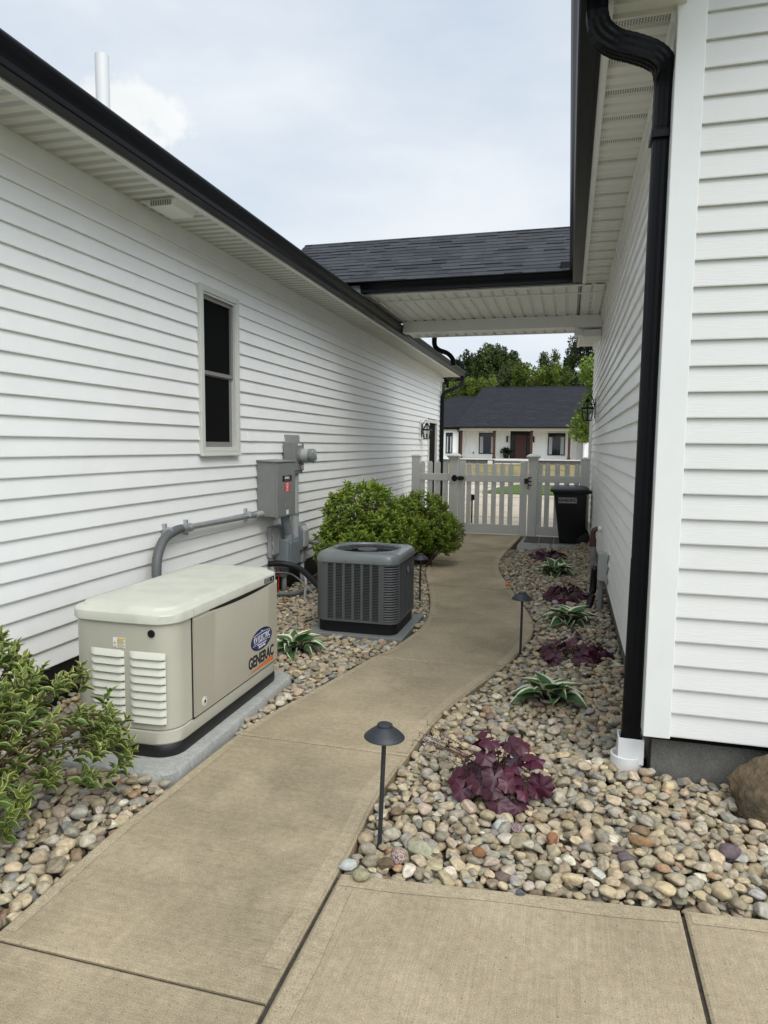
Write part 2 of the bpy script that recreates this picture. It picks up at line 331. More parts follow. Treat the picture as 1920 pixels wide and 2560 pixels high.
def text(name, s, size, m, parent, loc, xdir, zdir, sx=1, bold=0, ext=.0006, align='CENTER', shear=0):
    cu = bpy.data.curves.new('t', 'FONT'); cu.body = s; cu.size = size; cu.extrude = ext; cu.offset = bold; cu.align_x = align; cu.align_y = 'CENTER'; cu.resolution_u = 3; cu.shear = shear
    to = bpy.data.objects.new('t', cu); C.objects.link(to); dg = bpy.context.evaluated_depsgraph_get(); dg.update()
    me = bpy.data.meshes.new_from_object(to.evaluated_get(dg)); bpy.data.objects.remove(to)
    X = Vector(xdir).normalized(); Z = Vector(zdir).normalized(); Y = Z.cross(X)   # Z = text up, Y points back, -Y to reader
    o = Vector((0, 0, 0)); p = parent
    while p is not None: o += p.location; p = p.parent
    n = X.cross(Z)
    for v in me.vertices: v.co = Vector(loc)-o+X*v.co.x*sx+Z*v.co.y+n*v.co.z
    me.materials.clear(); me.materials.append(MATS[m]); me.name = name
    ob = bpy.data.objects.new(name, me); C.objects.link(ob); ob.parent = parent; return ob
def rects(name, m, parent, lst, plane, off, th=.0008):
    """thin printed patches: plane 'x' -> (y,z) rects facing +x, 'y' -> (x,z) rects facing -y"""
    b = MB()
    for a0, a1, z0, z1 in lst:
        if plane == 'x': b.box(off, off+th, a0, a1, z0, z1)
        else: b.box(a0, a1, off-th, off, z0, z1)
    return b.build(name, m, parent)
def copy_tree(o, parent=None):
    c = o.copy(); C.objects.link(c); c.parent = parent
    for ch in list(o.children): copy_tree(ch, c)
    return c

# ---------------------------------------------------------------- ground, paving, lawns
def grid_sheet(name, ys, zs, x0, x1, m):
    b = MB(); vs = []; 
    for y, z in zip(ys, zs): vs += [(x0, y, z), (x1, y, z)]
    b.add(vs, [(2*i, 2*i+1, 2*i+3, 2*i+2) for i in range(len(ys)-1)]); return b.build(name, m)
tag(grid_sheet('ground', [-60, 12.3, 12.5, 31, 55, 75, 900], [-.14, -.14, -.05, -.05, .16, .25, .6], -500, 500, 'field'), kind='structure')
tag(grid_sheet('soil', [-1, 12.2], [-.055, -.055], -3.3, 3.0, 'soil'), kind='structure')
L = [(-1.70, .9), (-1.70, 1.66), (-1.71, 1.98), (-1.715, 2.26), (-1.70, 2.535), (-1.69, 2.78), (-1.67, 3.2), (-1.63, 3.51), (-1.552, 3.82), (-1.44, 4.3), (-1.35, 4.7), (-1.262, 4.99), (-1.205, 5.37), (-1.175, 5.67), (-1.205, 6.11), (-1.295, 6.65), (-1.47, 7.41), (-1.66, 8.2), (-1.745, 8.83), (-1.76, 9.5), (-1.75, 10.3), (-1.70, 11.7), (-1.70, 12.1)]
Rr = [(-.757, .9), (-.757, 1.63), (-.755, 2.24), (-.757, 2.43), (-.765, 2.63), (-.765, 2.83), (-.75, 3.01), (-.73, 3.2), (-.705, 3.5), (-.65, 3.83), (-.60, 4.05), (-.53, 4.3), (-.44, 4.6), (-.36, 4.9), (-.30, 5.2), (-.25, 5.54), (-.235, 5.82), (-.25, 6.08), (-.29, 6.34), (-.36, 6.67), (-.46, 7.1), (-.555, 7.5), (-.665, 7.98), (-.77, 8.48), (-.835, 8.97), (-.86, 9.54), (-.84, 10.2), (-.78, 11.5), (-.75, 12.1)]
def smooth_line(P, n=6):
    out = []
    for i in range(len(P)-1):
        p0, p1, p2, p3 = [np.array(P[min(max(j, 0), len(P)-1)]) for j in (i-1, i, i+1, i+2)]
        for k in range(n):
            t = k/n; out.append(tuple(.5*((2*p1)+(-p0+p2)*t+(2*p0-5*p1+4*p2-p3)*t*t+(-p0+3*p1-3*p2+p3)*t**3)))
    return out+[P[-1]]
LL, RR = smooth_line(L), smooth_line(Rr)
def xat(line, y):
    ys = [p[1] for p in line]; xs = [p[0] for p in line]; return float(np.interp(y, ys, xs))
# path: slabs between the joints, each a cast piece with rounded arrises and a joint gap
joints = [1.62, 3.22, 4.74, 6.05, 7.44, 9.09, 10.51]
GAP = .005
pathb = MB()
def slab_between(b, y0, y1, x0f, x1f, z=0, th=.11, n=14, ed=.008):
    ys = np.linspace(y0+GAP, y1-GAP, n); rows = []
    for y in ys:
        a, c = x0f(y), x1f(y); e0 = min(1, (y-ys[0])/.012) if y < ys[1] else 1; rows.append((y, a, c))
    prof = []
    yy = [ys[0], ys[0]+ed]+list(ys[1:-1])+[ys[-1]-ed, ys[-1]]
    vs = []; 
    for i, y in enumerate(yy):
        a, c = x0f(y), x1f(y); zz = z-(ed*.7 if i in (0, len(yy)-1) else 0)
        vs += [(a, y, z-th), (a, y, min(zz, z-ed*.7)), (a+ed, y, zz), (c-ed, y, zz), (c, y, min(zz, z-ed*.7)), (c, y, z-th)]
    m = len(yy); fs = [(i*6+k, i*6+k+1, (i+1)*6+k+1, (i+1)*6+k) for i in range(m-1) for k in range(5)]
    fs = [tuple(reversed(f)) for f in fs]
    fs += [(0, 1, 2, 3, 4, 5), tuple((m-1)*6+k for k in (5, 4, 3, 2, 1, 0))]
    b.add(vs, fs)
js = [.9]+joints+[12.08]
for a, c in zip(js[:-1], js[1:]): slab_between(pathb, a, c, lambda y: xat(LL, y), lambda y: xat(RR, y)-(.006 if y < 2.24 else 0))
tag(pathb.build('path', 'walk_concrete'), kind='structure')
# smooth tooled margins along both edges of the path
mb = MB()
for line, s, w in ((LL, 1, .055), (RR, -1, .075)):
    pts = [p for p in line if p[1] > .95]
    for a, c in zip(js[:-1], js[1:]):
        q = [p for p in pts if a+.02 < p[1] < c-.02]
        if len(q) < 2: continue
        ww = [w*(1+.25*noise.noise(Vector((p[1]*3, s, 0)))) for p in q]
        vs = []; 
        for p, k in zip(q, ww): vs += [(p[0]+s*.014, p[1], .002), (p[0]+s*k, p[1], .002)]
        mb.add(vs, [(2*i, 2*i+1, 2*i+3, 2*i+2) if s < 0 else (2*i, 2*i+2, 2*i+3, 2*i+1) for i in range(len(q)-1)])
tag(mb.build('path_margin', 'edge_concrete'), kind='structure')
jb = MB()
for y in joints: jb.box(xat(LL, y)+.01, xat(RR, y)-.01, y-.008, y+.008, -.1, -.011)
jb.box(-.764, -.742, .9, 2.22, -.1, -.013)
jb.box(.411, .435, .9, 2.34, -.1, -.014)
tag(jb.build('joint_filler', 'joint'), kind='structure')
sb = MB(); fy = lambda x: 2.232+(x+.75)*.108
def quad_slab(b, x0, x1, y0, f, z=0, th=.11, ed=.008):
    xs = [x0, x0+ed]+list(np.linspace(x0+.1, x1-.1, 6))+[x1-ed, x1]; vs = []
    for i, x in enumerate(xs):
        e = ed*.7 if i in (0, len(xs)-1) else 0; y1 = f(x)
        vs += [(x, y0, z-e), (x, y1-ed, z-e), (x, y1, z-ed*.7), (x, y1, z-th)]
    m = len(xs); fs = [(i*4+k, (i+1)*4+k, (i+1)*4+k+1, i*4+k+1) for i in range(m-1) for k in range(3)]
    fs += [(0, 1, 2, 3), ((m-1)*4+3, (m-1)*4+2, (m-1)*4+1, (m-1)*4)]
    b.add(vs, fs)
quad_slab(sb, -.747, .416, .6, fy); quad_slab(sb, .430, 2.6, .6, fy)
tag(sb.build('pavement', 'slab_concrete'), kind='structure')
mb = MB()
for a, c in ((-.73, .40), (.445, 2.55)):
    xs = np.linspace(a, c, 12); vs = []
    for x in xs: vs += [(x, fy(x)-.014, .002), (x, fy(x)-.075-.006*math.sin(x*9), .002)]
    mb.add(vs, [(2*i+1, 2*i+3, 2*i+2, 2*i) for i in range(11)])
vs = []
for y in np.linspace(.9, 2.15, 8): vs += [(-.733, y, .003), (-.675+.006*math.sin(y*8), y, .003)]
mb.add(vs, [(2*i, 2*i+1, 2*i+3, 2*i+2) for i in range(7)])
tag(mb.build('pavement_margin', 'edge_concrete'), kind='structure')
# small pad and boards at the far end of the bed
b = MB(); b.prism([(-.70, 10.2), (.20, 11.05), (.37, 11.3), (.37, 12.05), (-.69, 12.05), (-.74, 11.0)], 'z', -.10, -.002)
tag(b.build('side_pavement', 'pad_concrete'), kind='structure')
b = MB()
for x0 in (-.66, -.42, -.18, .06): b.box(x0, x0+.22, 11.3, 12.0, .001, .012)
tag(b.build('paving_boards', 'wet_board', bevel=.003), kind='structure')
# beyond the gate: drive, kerb, street, island of grass, dry lawn
tag(MB().box(-30, 14, 12.1, 28.2, -.12, .0).build('driveway', 'drive_concrete'), kind='structure')
b = MB()
for y in (15.2, 18.3, 21.4, 24.6): b.box(-30, 14, y-.012, y+.012, -.05, .004)
for x in (-6.2, -2.9, .4): b.box(x-.012, x+.012, 12.2, 28.1, -.05, .0045)
tag(b.build('driveway_joint', 'joint'), kind='structure')
b = MB(); b.prism([(-2.75, 22.8), (6, 22.3), (6, 28.4), (-1.9, 28.4), (-2.5, 26)], 'z', -.02, .035)
tag(b.build('lawn_island', 'green_lawn'), kind='structure')
tag(MB().box(-60, 40, 28.45, 30.6, -.12, .01).build('road', 'asphalt'), kind='structure')
tag(MB().box(-60, 40, 30.65, 31.2, -.12, .03).build('kerb', 'edge_concrete'), kind='structure')
tag(grid_sheet('dry_lawn', [31.2, 42, 55, 58], [.02, .09, .19, .22], -60, 40, 'dry_lawn'), kind='structure')

# ---------------------------------------------------------------- siding, gutters, soffits
def siding(name, m, parent, plane, c, s, u0, u1, z0, pitch, n, holes=(), wav=.0015, seam=3.7, seed=0, wz=0):
    b = MB(); rr = random.Random(seed)
    for k in range(n):
        zb = z0+k*pitch; zt = zb+pitch; zc = (zb+zt)/2
        if k % 2 == 0: base = u0+rr.random()*seam
        segs = [(u0, u1)]
        for (a, bb, za, zt2) in holes:
            if za <= zc <= zt2:
                segs = [q for (p0, p1) in segs for q in ((p0, min(p1, a)), (max(p0, bb), p1)) if q[1]-q[0] > .005]
        for (p0, p1) in segs:
            us = sorted(set([p0, p1]+list(np.arange(p0, p1, .28))))
            seams = [base+j*seam for j in range(-1, 12) if p0+.05 < base+j*seam < p1-.05]
            st = [(u, 0) for u in us if all(abs(u-q) > .03 for q in seams)]
            for j, q in enumerate(seams): st += [(q-.0005, 0), (q+.0005, 1)]
            st.sort(); lift = 0; rows = []
            for u, f in st:
                if f: lift = (lift+1) % 2
                w = wav*noise.noise(Vector((u*1.1, zb*9, seed)))+ (.0024 if lift else 0); dz = wz*noise.noise(Vector((u*.8, zb*3, seed+5)))
                rows.append((u, [(-.01, zb+dz+.001), (.018+w, zb+dz), (.019+w, zb+dz+.005), (.002+w*.6, zt+wz*noise.noise(Vector((u*.8, zt*3, seed+5)))+.001)]))
            vs = []
            for u, pr in rows:
                for o, z in pr: vs.append((c+s*o, u, z) if plane == 'x' else (u, c+s*o, z))
            q = len(rows); fs = []
            for i in range(q-1):
                for j in range(3):
                    f = (i*4+j, (i+1)*4+j, (i+1)*4+j+1, i*4+j+1); fs.append(f if (s > 0) == (plane == 'x') else f[::-1])
            b.add(vs, fs)
    return b.build(name, m, parent)
KP = [(0, .002), (.078, 0), (.086, .006), (.088, .035), (.094, .052), (.110, .078), (.120, .105), (.122, .118), (.118, .126), (.110, .124), (.108, .112), (.02, .10), (0, .12)]
def gutter(name, parent, axis, base, z, s, a, bb):
    """K-style gutter: base = fascia line, s = outward sign"""
    poly = [(base+s*o, z+h) for o, h in KP]
    if s < 0: poly = poly[::-1]
    return MB().prism(poly, 'y' if axis == 'y' else 'x', a, bb).build(name, 'gutter_black', parent, bevel=.0015)
def down_profile(w=.5, d=.5, ribs=3):
    """corrugated rectangular downspout section, unit size"""
    p = []
    for sx, sy, ex, ey in ((-1, -1, 1, -1), (1, -1, 1, 1), (1, 1, -1, 1), (-1, 1, -1, -1)):
        nx, ny = (ey-sy)/2, -(ex-sx)/2
        for i in range(12):
            t = i/12; k = .10*(.5-.5*math.cos(2*math.pi*ribs*t)) if 0 < i < 12 else 0
            p.append((sx+(ex-sx)*t-nx*k, sy+(ey-sy)*t-ny*k))
    return p
def smooth_path(P, n=6): 
    P = [tuple(p) for p in P]; out = []
    for i in range(len(P)-1):
        q = [np.array(P[min(max(j, 0), len(P)-1)], float) for j in (i-1, i, i+1, i+2)]
        for k in range(n):
            t = k/n; out.append(tuple(.5*((2*q[1])+(-q[0]+q[2])*t+(2*q[0]-5*q[1]+4*q[2]-q[3])*t*t+(-q[0]+3*q[1]-3*q[2]+q[3])*t**3)))
    return out+[P[-1]]
def soffit(name, m, parent, x0, x1, y0, y1, z, period=.1, axis='y'):
    """ribbed panels: grooves across, repeated every period"""
    b = MB(); y = y0; pr = []
    while y < y1-1e-6:
        pr += [(y, 0), (y+period*.62, 0), (y+period*.70, .018), (y+period*.86, .018)]; y += period
    pr.append((y1, 0)); vs = []
    for u, h in pr:
        if u > y1: u = y1
        vs += [(x0, u, z+h), (x1, u, z+h)] if axis == 'y' else [(u, x0, z+h), (u, x1, z+h)]
    fs = [(2*i, 2*i+2, 2*i+3, 2*i+1) for i in range(len(pr)-1)]
    b.add(vs, fs if axis == 'y' else [f[::-1] for f in fs]); return b.build(name, m, parent)
def shingles(name, m, parent, p0, ux, uy, w, h, exp=.14, tab=(.12, .32), th=.007, seed=0, lo=.74, hi=1.22):
    """courses of laminated shingle tabs on a sloping plane: p0 corner at the eave, ux along the eave, uy up the slope"""
    rr = random.Random(seed); b = MB(); p0 = Vector(p0); ux = Vector(ux).normalized(); uy = Vector(uy).normalized(); nn = ux.cross(uy).normalized()
    if nn.z < 0: nn = -nn
    rows = int(math.ceil(h/exp))
    for r in range(rows):
        u = -rr.random()*tab[1]; v0 = r*exp; v1 = min(h, v0+exp*1.12)
        while u < w:
            t = rr.uniform(*tab); a = max(0, u); c = min(w, u+t); u += t
            if c-a < .01: continue
            tt = th*rr.choice((1, 1, 1.9)); k = rr.uniform(lo, hi); k2 = k*rr.uniform(.95, 1.08)
            wob = rr.uniform(-.004, .004)*(exp/.14)
            q = [p0+ux*a+uy*(v0+wob)+nn*tt, p0+ux*c+uy*(v0+wob)+nn*tt, p0+ux*c+uy*v1+nn*.001, p0+ux*a+uy*v1+nn*.001, p0+ux*a+uy*(v0+wob)-nn*.004, p0+ux*c+uy*(v0+wob)-nn*.004]
            b.add(q, [(0, 1, 2, 3), (4, 5, 1, 0), (0, 3, 4), (1, 5, 2)], tint=(k, k, k2))
    return b.build(name, m, parent)

# ---------------------------------------------------------------- left house
XL = -2.95
lh = thing('house', 'long white vinyl sided house on the left with black gutter and one tall dark window', 'house', (XL, 9, 0))
WIN = (5.09, 5.70, 1.50, 2.79)
DOOR = (14.55, 15.45, 0, 2.09)
siding('wall', 'siding', lh, 'x', XL, 1, -1.5, 16.02, .219, .1136, 26, holes=[(5.08, 5.71, 1.47, 2.83), (14.52, 15.48, 0, 2.12)], seed=3, wz=.0015)
MB().box(XL-.2, XL-.008, -1.5, 16.02, -.1, 3.2).build('wall_core', 'cavity', lh)
MB().box(XL-.04, XL-.004, -1.5, 16.0, -.12, .222).build('foundation', 'black_plastic', lh)
MB().box(XL-7, XL-.1, 15.9, 16.0, -.1, 3.2).build('end_wall', 'white_trim', lh)
box_part('corner_board', 'white_trim', lh, XL-.09, XL+.024, 15.965, 16.05, .2, 3.2)
fr = MB().box(XL, XL+.02, -1.5, 15.96, 3.068, 3.206)
fr.build('frieze_board', 'white_trim', lh, bevel=.003)
fj = MB()
for y in (4.05, 7.7, 11.4, 14.9): MB().box(XL+.0195, XL+.0225, y, y+.35, 3.066, 3.205).build('frieze_lap', 'white_trim', lh)
soffit('soffit', 'soffit_vented', lh, XL, -2.575, -1.5, 16.38, 3.205, .1)
MB().box(-2.60, -2.552, -1.5, 16.38, 3.193, 3.204).build('soffit_trim', 'white_trim', lh)
MB().box(-2.575, -2.545, -1.5, 16.4, 3.206, 3.33).build('fascia', 'gutter_black', lh)
MB().box(XL-6, -2.55, 16.36, 16.40, 3.2, 3.34).build('rake_board', 'white_trim', lh)
gutter('gutter', lh, 'y', -2.545, 3.197, 1, -1.5, 16.42)
SL = .40; 
MB().add([(-2.44, -1.6, 3.335), (-2.44, 16.45, 3.335), (-8.5, 16.45, 3.335+6.06*SL), (-8.5, -1.6, 3.335+6.06*SL)], [(0, 1, 2, 3)]).add([(-2.44, -1.6, 3.325), (-2.44, 16.45, 3.325), (-8.5, 16.45, 3.30+6.06*SL), (-8.5, -1.6, 3.30+6.06*SL)], [(3, 2, 1, 0)]).build('roof', 'shingle', lh)
p = MB(); p.tube([(-3.72, 5.0, 3.7), (-3.72, 5.0, 4.64)], .054, 24); p.lathe([(.048, 4.60), (.048, 4.642)], (-3.72, 5.0, 0), 24)
p.build('vent_pipe', 'pvc_white', lh, smooth=True, auto=40)
# tall double-hung window
def casing(b, y0, y1, z0, z1, w, xo, xi):
    b.box(xi, xo, y0, y0+w, z0, z1); b.box(xi, xo, y1-w, y1, z0, z1); b.box(xi, xo-.001, y0+w, y1-w, z1-w, z1); b.box(xi, xo-.001, y0+w, y1-w, z0, z0+w)
w = MB(); casing(w, 5.055, 5.735, 1.455, 2.845, .052, XL+.044, XL-.05)
wf = w.build('window', 'window_trim', lh, bevel=.004)
w = MB(); casing(w, 5.107, 5.683, 1.507, 2.793, .018, XL+.034, XL-.05); w.box(XL+.03, XL+.056, 5.05, 5.74, 1.449, 1.466); w.build('frame', 'window_trim', wf, bevel=.002)
w = MB(); casing(w, 5.125, 5.665, 2.13, 2.775, .032, XL+.012, XL-.03); w.build('upper_sash', 'sash', wf, bevel=.002)
w = MB(); casing(w, 5.125, 5.665, 1.525, 2.165, .045, XL-.006, XL-.045); w.build('lower_sash', 'sash', wf, bevel=.002)
w = MB(); w.box(XL-.03, XL-.026, 5.15, 5.64, 2.15, 2.75); w.box(XL-.045, XL-.04, 5.16, 5.63, 1.56, 2.13); w.build('pane', 'glass_dark', wf)
MB().box(XL-.3, XL-.06, 5.09, 5.70, 1.47, 2.82).build('opening', 'cavity', wf)
# far service door
w = MB(); casing(w, 14.50, 15.50, -.02, 2.13, .07, XL+.04, XL-.06); dr = w.build('door', 'window_trim', lh, bevel=.003)
box_part('door_leaf', 'black_metal', dr, XL-.055, XL-.02, 14.57, 15.43, 0, 2.06, .004)
MB().lathe([(.012, 0), (.012, .04), (.028, .05), (.03, .07), (.01, .085)], (XL-.02, 14.66, 1.0), 14, axis='x').build('handle', 'chrome', dr, smooth=True)
# soffit exhaust hood
v = MB(); v.prism([(-2.90, 3.203), (-2.60, 3.203), (-2.63, 3.15), (-2.80, 3.15)], 'y', 4.24, 4.50)
vt = v.build('soffit_vent', 'soffit_white', lh, bevel=.004)
b = MB(); b.add([(-2.635, 4.255, 3.195), (-2.635, 4.485, 3.195), (-2.652, 4.485, 3.158), (-2.652, 4.255, 3.158)], [(0, 1, 2, 3)])
for k in range(9): b.box(-2.80+k*.018, -2.792+k*.018, 4.236, 4.2395, 3.157, 3.192)
b.build('vent_louver', 'elec_grey', vt)
# downspout at the far corner
dsp = smooth_path([(-2.49, 16.3, 3.22), (-2.49, 16.3, 3.10), (-2.53, 16.26, 2.98), (-2.72, 16.08, 2.86), (-2.85, 15.96, 2.78), (-2.885, 15.92, 2.64), (-2.885, 15.92, 2.4), (-2.885, 15.92, .1)])
MB().tube(dsp, .045, prof=down_profile(), sx=.85, sy=1, up=(0, 1, 0)).build('downspout', 'gutter_black', lh)

# ---------------------------------------------------------------- right house
XR = .39; YF = 3.27
rh = thing('house', 'white vinyl sided house on the right with black downspout at its corner', 'house', (1.5, 8, 0))
siding('side_wall', 'siding', rh, 'x', XR+.014, -1, YF+.02, 13.3, .258, .1118, 28, seed=8, wav=.004, wz=.007, seam=3.2, holes=[(12.66, 13.08, 0, 2.1)])
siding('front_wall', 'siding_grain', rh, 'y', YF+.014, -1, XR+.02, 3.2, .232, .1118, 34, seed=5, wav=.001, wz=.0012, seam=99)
b = MB(); b.box(XR-.012, XR+.105, YF-.012, YF+.03, .222, 4.0); b.box(XR-.012, XR+.01, YF+.031, YF+.105, .223, 3.42)
b.build('corner_board', 'white_trim', rh, bevel=.004)
MB().box(XR+.03, 6, YF+.03, 13.25, .2, 3.4).build('wall_core', 'cavity', rh)
b = MB(); b.box(XR+.038, 6, YF+.07, 13.2, -.15, .262); b.build('foundation', 'foundation', rh)
ZR = 3.40
soffit('soffit', 'soffit_some', rh, .105, XR+.02, 2.7, 13.3, ZR, .1)
b = MB(); b.box(.082, .118, 2.7, 13.3, ZR-.014, ZR-.001); b.build('soffit_trim', 'white_trim', rh)
b = MB(); b.box(XR-.03, XR+.002, YF+.02, 13.3, ZR-.05, ZR-.002); b.box(XR-.014, XR+.002, YF+.02, 13.3, ZR-.12, ZR-.05); b.build('frieze_board', 'white_trim', rh, bevel=.004)
MB().box(.064, .082, 2.7, 13.3, ZR-.02, ZR+.14).build('fascia', 'gutter_black', rh)
gutter('gutter', rh, 'y', .064, ZR-.018, -1, 2.7, 8.10)
MB().add([(-.05, 2.6, ZR+.13), (-.05, 8.3, ZR+.13), (5, 8.3, ZR+.13+5.05*.45), (5, 2.6, ZR+.13+5.05*.45)], [(3, 2, 1, 0)]).add([(.06, 8.3, ZR+.13+.05), (.06, 13.4, ZR+.18), (5, 13.4, ZR+.13+5.05*.45), (5, 8.3, ZR+.13+5.05*.45)], [(3, 2, 1, 0)]).build('roof', 'shingle', rh)
P = smooth_path([(.053, 3.12, 3.40), (.052, 3.12, 3.32), (.073, 3.14, 3.268), (.126, 3.18, 3.240), (.207, 3.22, 3.229), (.285, 3.27, 3.219), (.332, 3.31, 3.196), (.350, 3.345, 3.150), (.351, 3.358, 3.09), (.350, 3.36, 2.95)], 6)
dn = MB().tube(P, .042, prof=down_profile(), sx=1, sy=.86, up=(0, 1, 0), ridge=.025).build('downspout', 'gutter_black', rh)
MB().tube([(.350, 3.36, 3.0), (.345, 3.375, 1.0)], .040, prof=down_profile(), sx=1, sy=.86, up=(0, 1, 0)).tube([(.345, 3.375, 1.03), (.337, 3.40, .12)], .0415, prof=down_profile(), sx=1, sy=.86, up=(0, 1, 0)).build('downspout_leg', 'gutter_black', dn)
MB().box(.300, .376, 3.31, 3.425, 2.90, 2.93).build('strap', 'gutter_black', dn)
# black side door seen edge-on beyond the fence
w = MB(); 
w.box(XR-.04, XR+.06, 12.60, 12.66, -.02, 2.15); w.box(XR-.04, XR+.06, 13.08, 13.14, -.02, 2.15); w.box(XR-.041, XR+.06, 12.66, 13.08, 2.09, 2.15)
dr = w.build('door', 'white_trim', rh, bevel=.003)
box_part('door_leaf', 'black_metal', dr, XR-.012, XR+.03, 12.661, 13.079, 0, 2.089)

# white drain adapter the downspout drops into
t = thing('drain_adapter', 'round white plastic drain fitting under the black corner downspout', 'drain', (.33, 3.44, 0))
b = MB(); b.lathe([(.074, -.06), (.074, .07), (.068, .073), (.065, .068), (.065, .045), (.0, .045)], (.322, 3.40, 0), 32, cap=False)
b.build('collar', 'pvc_white', t, smooth=True, auto=35)
b = MB()
for x0, x1, y0, y1 in ((.279, .285, 3.348, 3.452), (.390, .396, 3.348, 3.452), (.285, .390, 3.348, 3.354), (.285, .390, 3.446, 3.452)): b.box(x0, x1, y0, y1, .04, .165)
b.build('socket', 'pvc_white', t, bevel=.001)

# ---------------------------------------------------------------- breezeway roof between the houses
bw = thing('breezeway_roof', 'shingled link roof with white ceiling spanning the gap between both houses', 'roof', (-1.3, 9.4, 3.3))
YB = 8.20
sl_ = Vector((0, 1.22, .80)).normalized()
shingles('shingle_slope', 'shingle', bw, (-3.7, YB-.16, 3.50), (1, 0, 0), sl_, 3.85, math.hypot(1.22, .80)+.14, .118, seed=4)
MB().add([(-3.75, YB-.16, 3.495), (.15, YB-.16, 3.495), (.15, 9.45, 4.34), (-3.75, 9.45, 4.34), (-3.75, 10.8, 3.49), (.15, 10.8, 3.49)], [(0, 1, 2, 3), (3, 2, 5, 4)]).build('deck', 'shingle', bw)
b = MB()
for i in range(26):
    k = .9+.3*random.random(); x = -3.72+i*.15; b.add([(x, 9.32, 4.29), (x+.16, 9.32, 4.29), (x+.16, 9.43, 4.365+.004*(i % 2)), (x, 9.43, 4.365+.004*(i % 2)), (x+.16, 9.6, 4.27), (x, 9.6, 4.27)], [(0, 1, 2, 3), (3, 2, 4, 5)], tint=(k, k, k))
b.build('ridge_cap', 'shingle', bw)
poly = [(YB-o, 3.384+h) for o, h in KP]
MB().prism(poly, 'x', -2.50, .055).build('gutter', 'gutter_black', bw, bevel=.0015)
b = MB(); b.box(-.16, .05, YB-.11, YB-.02, 3.50, 3.62); b.build('gutter_guard', 'black_metal', bw, bevel=.01)
MB().box(-3.7, .06, YB, YB+.03, 3.385, 3.5).build('fascia', 'white_trim', bw)
MB().box(-2.95, .10, YB-.005, YB+.05, 3.372, 3.386).build('front_trim', 'white_trim', bw)
soffit('ceiling', 'soffit_white', bw, YB+.05, 10.1, -2.95, XR, 3.385, .145, 'x')
MB().box(-2.95, XR, YB+.42, YB+.46, 3.372, 3.384).build('ceiling_trim', 'white_trim', bw)
MB().box(-2.44, XR, 10.05, 10.22, 3.222, 3.384).build('beam', 'white_trim', bw, bevel=.003)
soffit('rear_soffit', 'soffit_white', bw, 10.22, 10.55, -2.40, XR, 3.235, .145, 'x')
b = MB().box(-2.40, XR, 10.55, 10.60, 3.225, 3.40).build('rear_fascia', 'white_trim', bw)
b = MB(); b.box(.02, .14, 10.12, 10.32, 3.12, 3.19); b.box(.14, XR, 10.15, 10.62, 3.10, 3.2); b.build('return_box', 'white_trim', bw, bevel=.006)
P = smooth_path([(-2.02, 10.68, 3.32), (-2.02, 10.68, 3.10), (-2.05, 10.68, 3.0), (-2.18, 10.62, 2.93), (-2.36, 10.5, 2.88), (-2.42, 10.45, 2.75)], 6)
P = smooth_path([(-1.83, 10.7, 3.30), (-1.83, 10.7, 3.13), (-1.76, 10.7, 3.05), (-1.62, 10.7, 2.99), (-1.54, 10.7, 2.90), (-1.53, 10.7, 2.80)], 6)
P = [(x-.25, y, z) for x, y, z in P]
MB().tube(P, .034, prof=down_profile(), sx=1, sy=.86, up=(0, 1, 0)).build('downspout', 'gutter_black', bw)

# ---------------------------------------------------------------- standby generator
def rrect(x0, x1, y0, y1, r, n=6, bow=0):
    """rounded rectangle (counter-clockwise from the near-left corner), near side bowed towards -Y"""
    p = []
    for cx, cy, a0 in ((x0+r, y0+r, 180), (x1-r, y0+r, 270), (x1-r, y1-r, 0), (x0+r, y1-r, 90)):
        if a0 == 270 and bow: 
            for t in np.linspace(.08, .92, 9): p.append((x0+r+(x1-x0-2*r)*t, y0))
        for k in range(n+1):
            a = R(a0+90*k/n); p.append((cx+r*math.cos(a), cy+r*math.sin(a)))
    if bow:
        xm = (x0+x1)/2; h = (x1-x0)/2
        p = [(x, y-bow*(1-((x-xm)/h)**2)*max(0, 1-(y-y0)/.25)) for x, y in p]
    return p
def loft(b, rings, mi=None, cap=(1, 1)):
    n = len(rings[0]); vs = [v for r in rings for v in r]
    fs = [(i*n+k, i*n+(k+1) % n, (i+1)*n+(k+1) % n, (i+1)*n+k) for i in range(len(rings)-1) for k in range(n)]
    if cap[0]: fs.append(tuple(range(n-1, -1, -1)))
    if cap[1]: fs.append(tuple(range((len(rings)-1)*n, len(rings)*n)))
    b.add(vs, fs, mi)
def levels(b, fp, lv, mi=None, cap=(1, 1)):
    """footprint function fp(inset) lofted through (inset, z) levels"""
    loft(b, [[(x, y, z) for x, y in fp(i)] for i, z in lv], mi, cap)
GX0, GX1, GY0, GY1 = -2.37, -1.79, 2.80, 4.04
fpg = lambda i: rrect(GX0+i, GX1-i, GY0+i, GY1-i, .105-i*.5, 7, bow=.012)
b = MB(); levels(b, lambda i: rrect(-2.50+i, -1.715-i, 2.655+i, 4.16-i, .11-i*.5, 8, bow=.012), [(0, -.10), (0, .012), (.006, .024), (.02, .03)])
tag(b.build('generator_pad', 'pad_concrete', smooth=True, auto=30), 'rounded pale grey concrete pad under the beige generator', 'concrete pad')
g = thing('generator', 'beige standby generator with pale domed lid and louvred end on a concrete pad', 'generator', (-2.08, 3.42, .03))
b = MB(); levels(b, fpg, [(.0, .03), (-.006, .045), (-.006, .078), (.0, .09)]); b.build('plinth', 'black_plastic', g, smooth=True, auto=35)
b = MB(); levels(b, fpg, [(.004, .09), (-.002, .10), (0, .155), (.006, .160)]); b.build('skirt', 'gen_beige', g, smooth=True, auto=35)
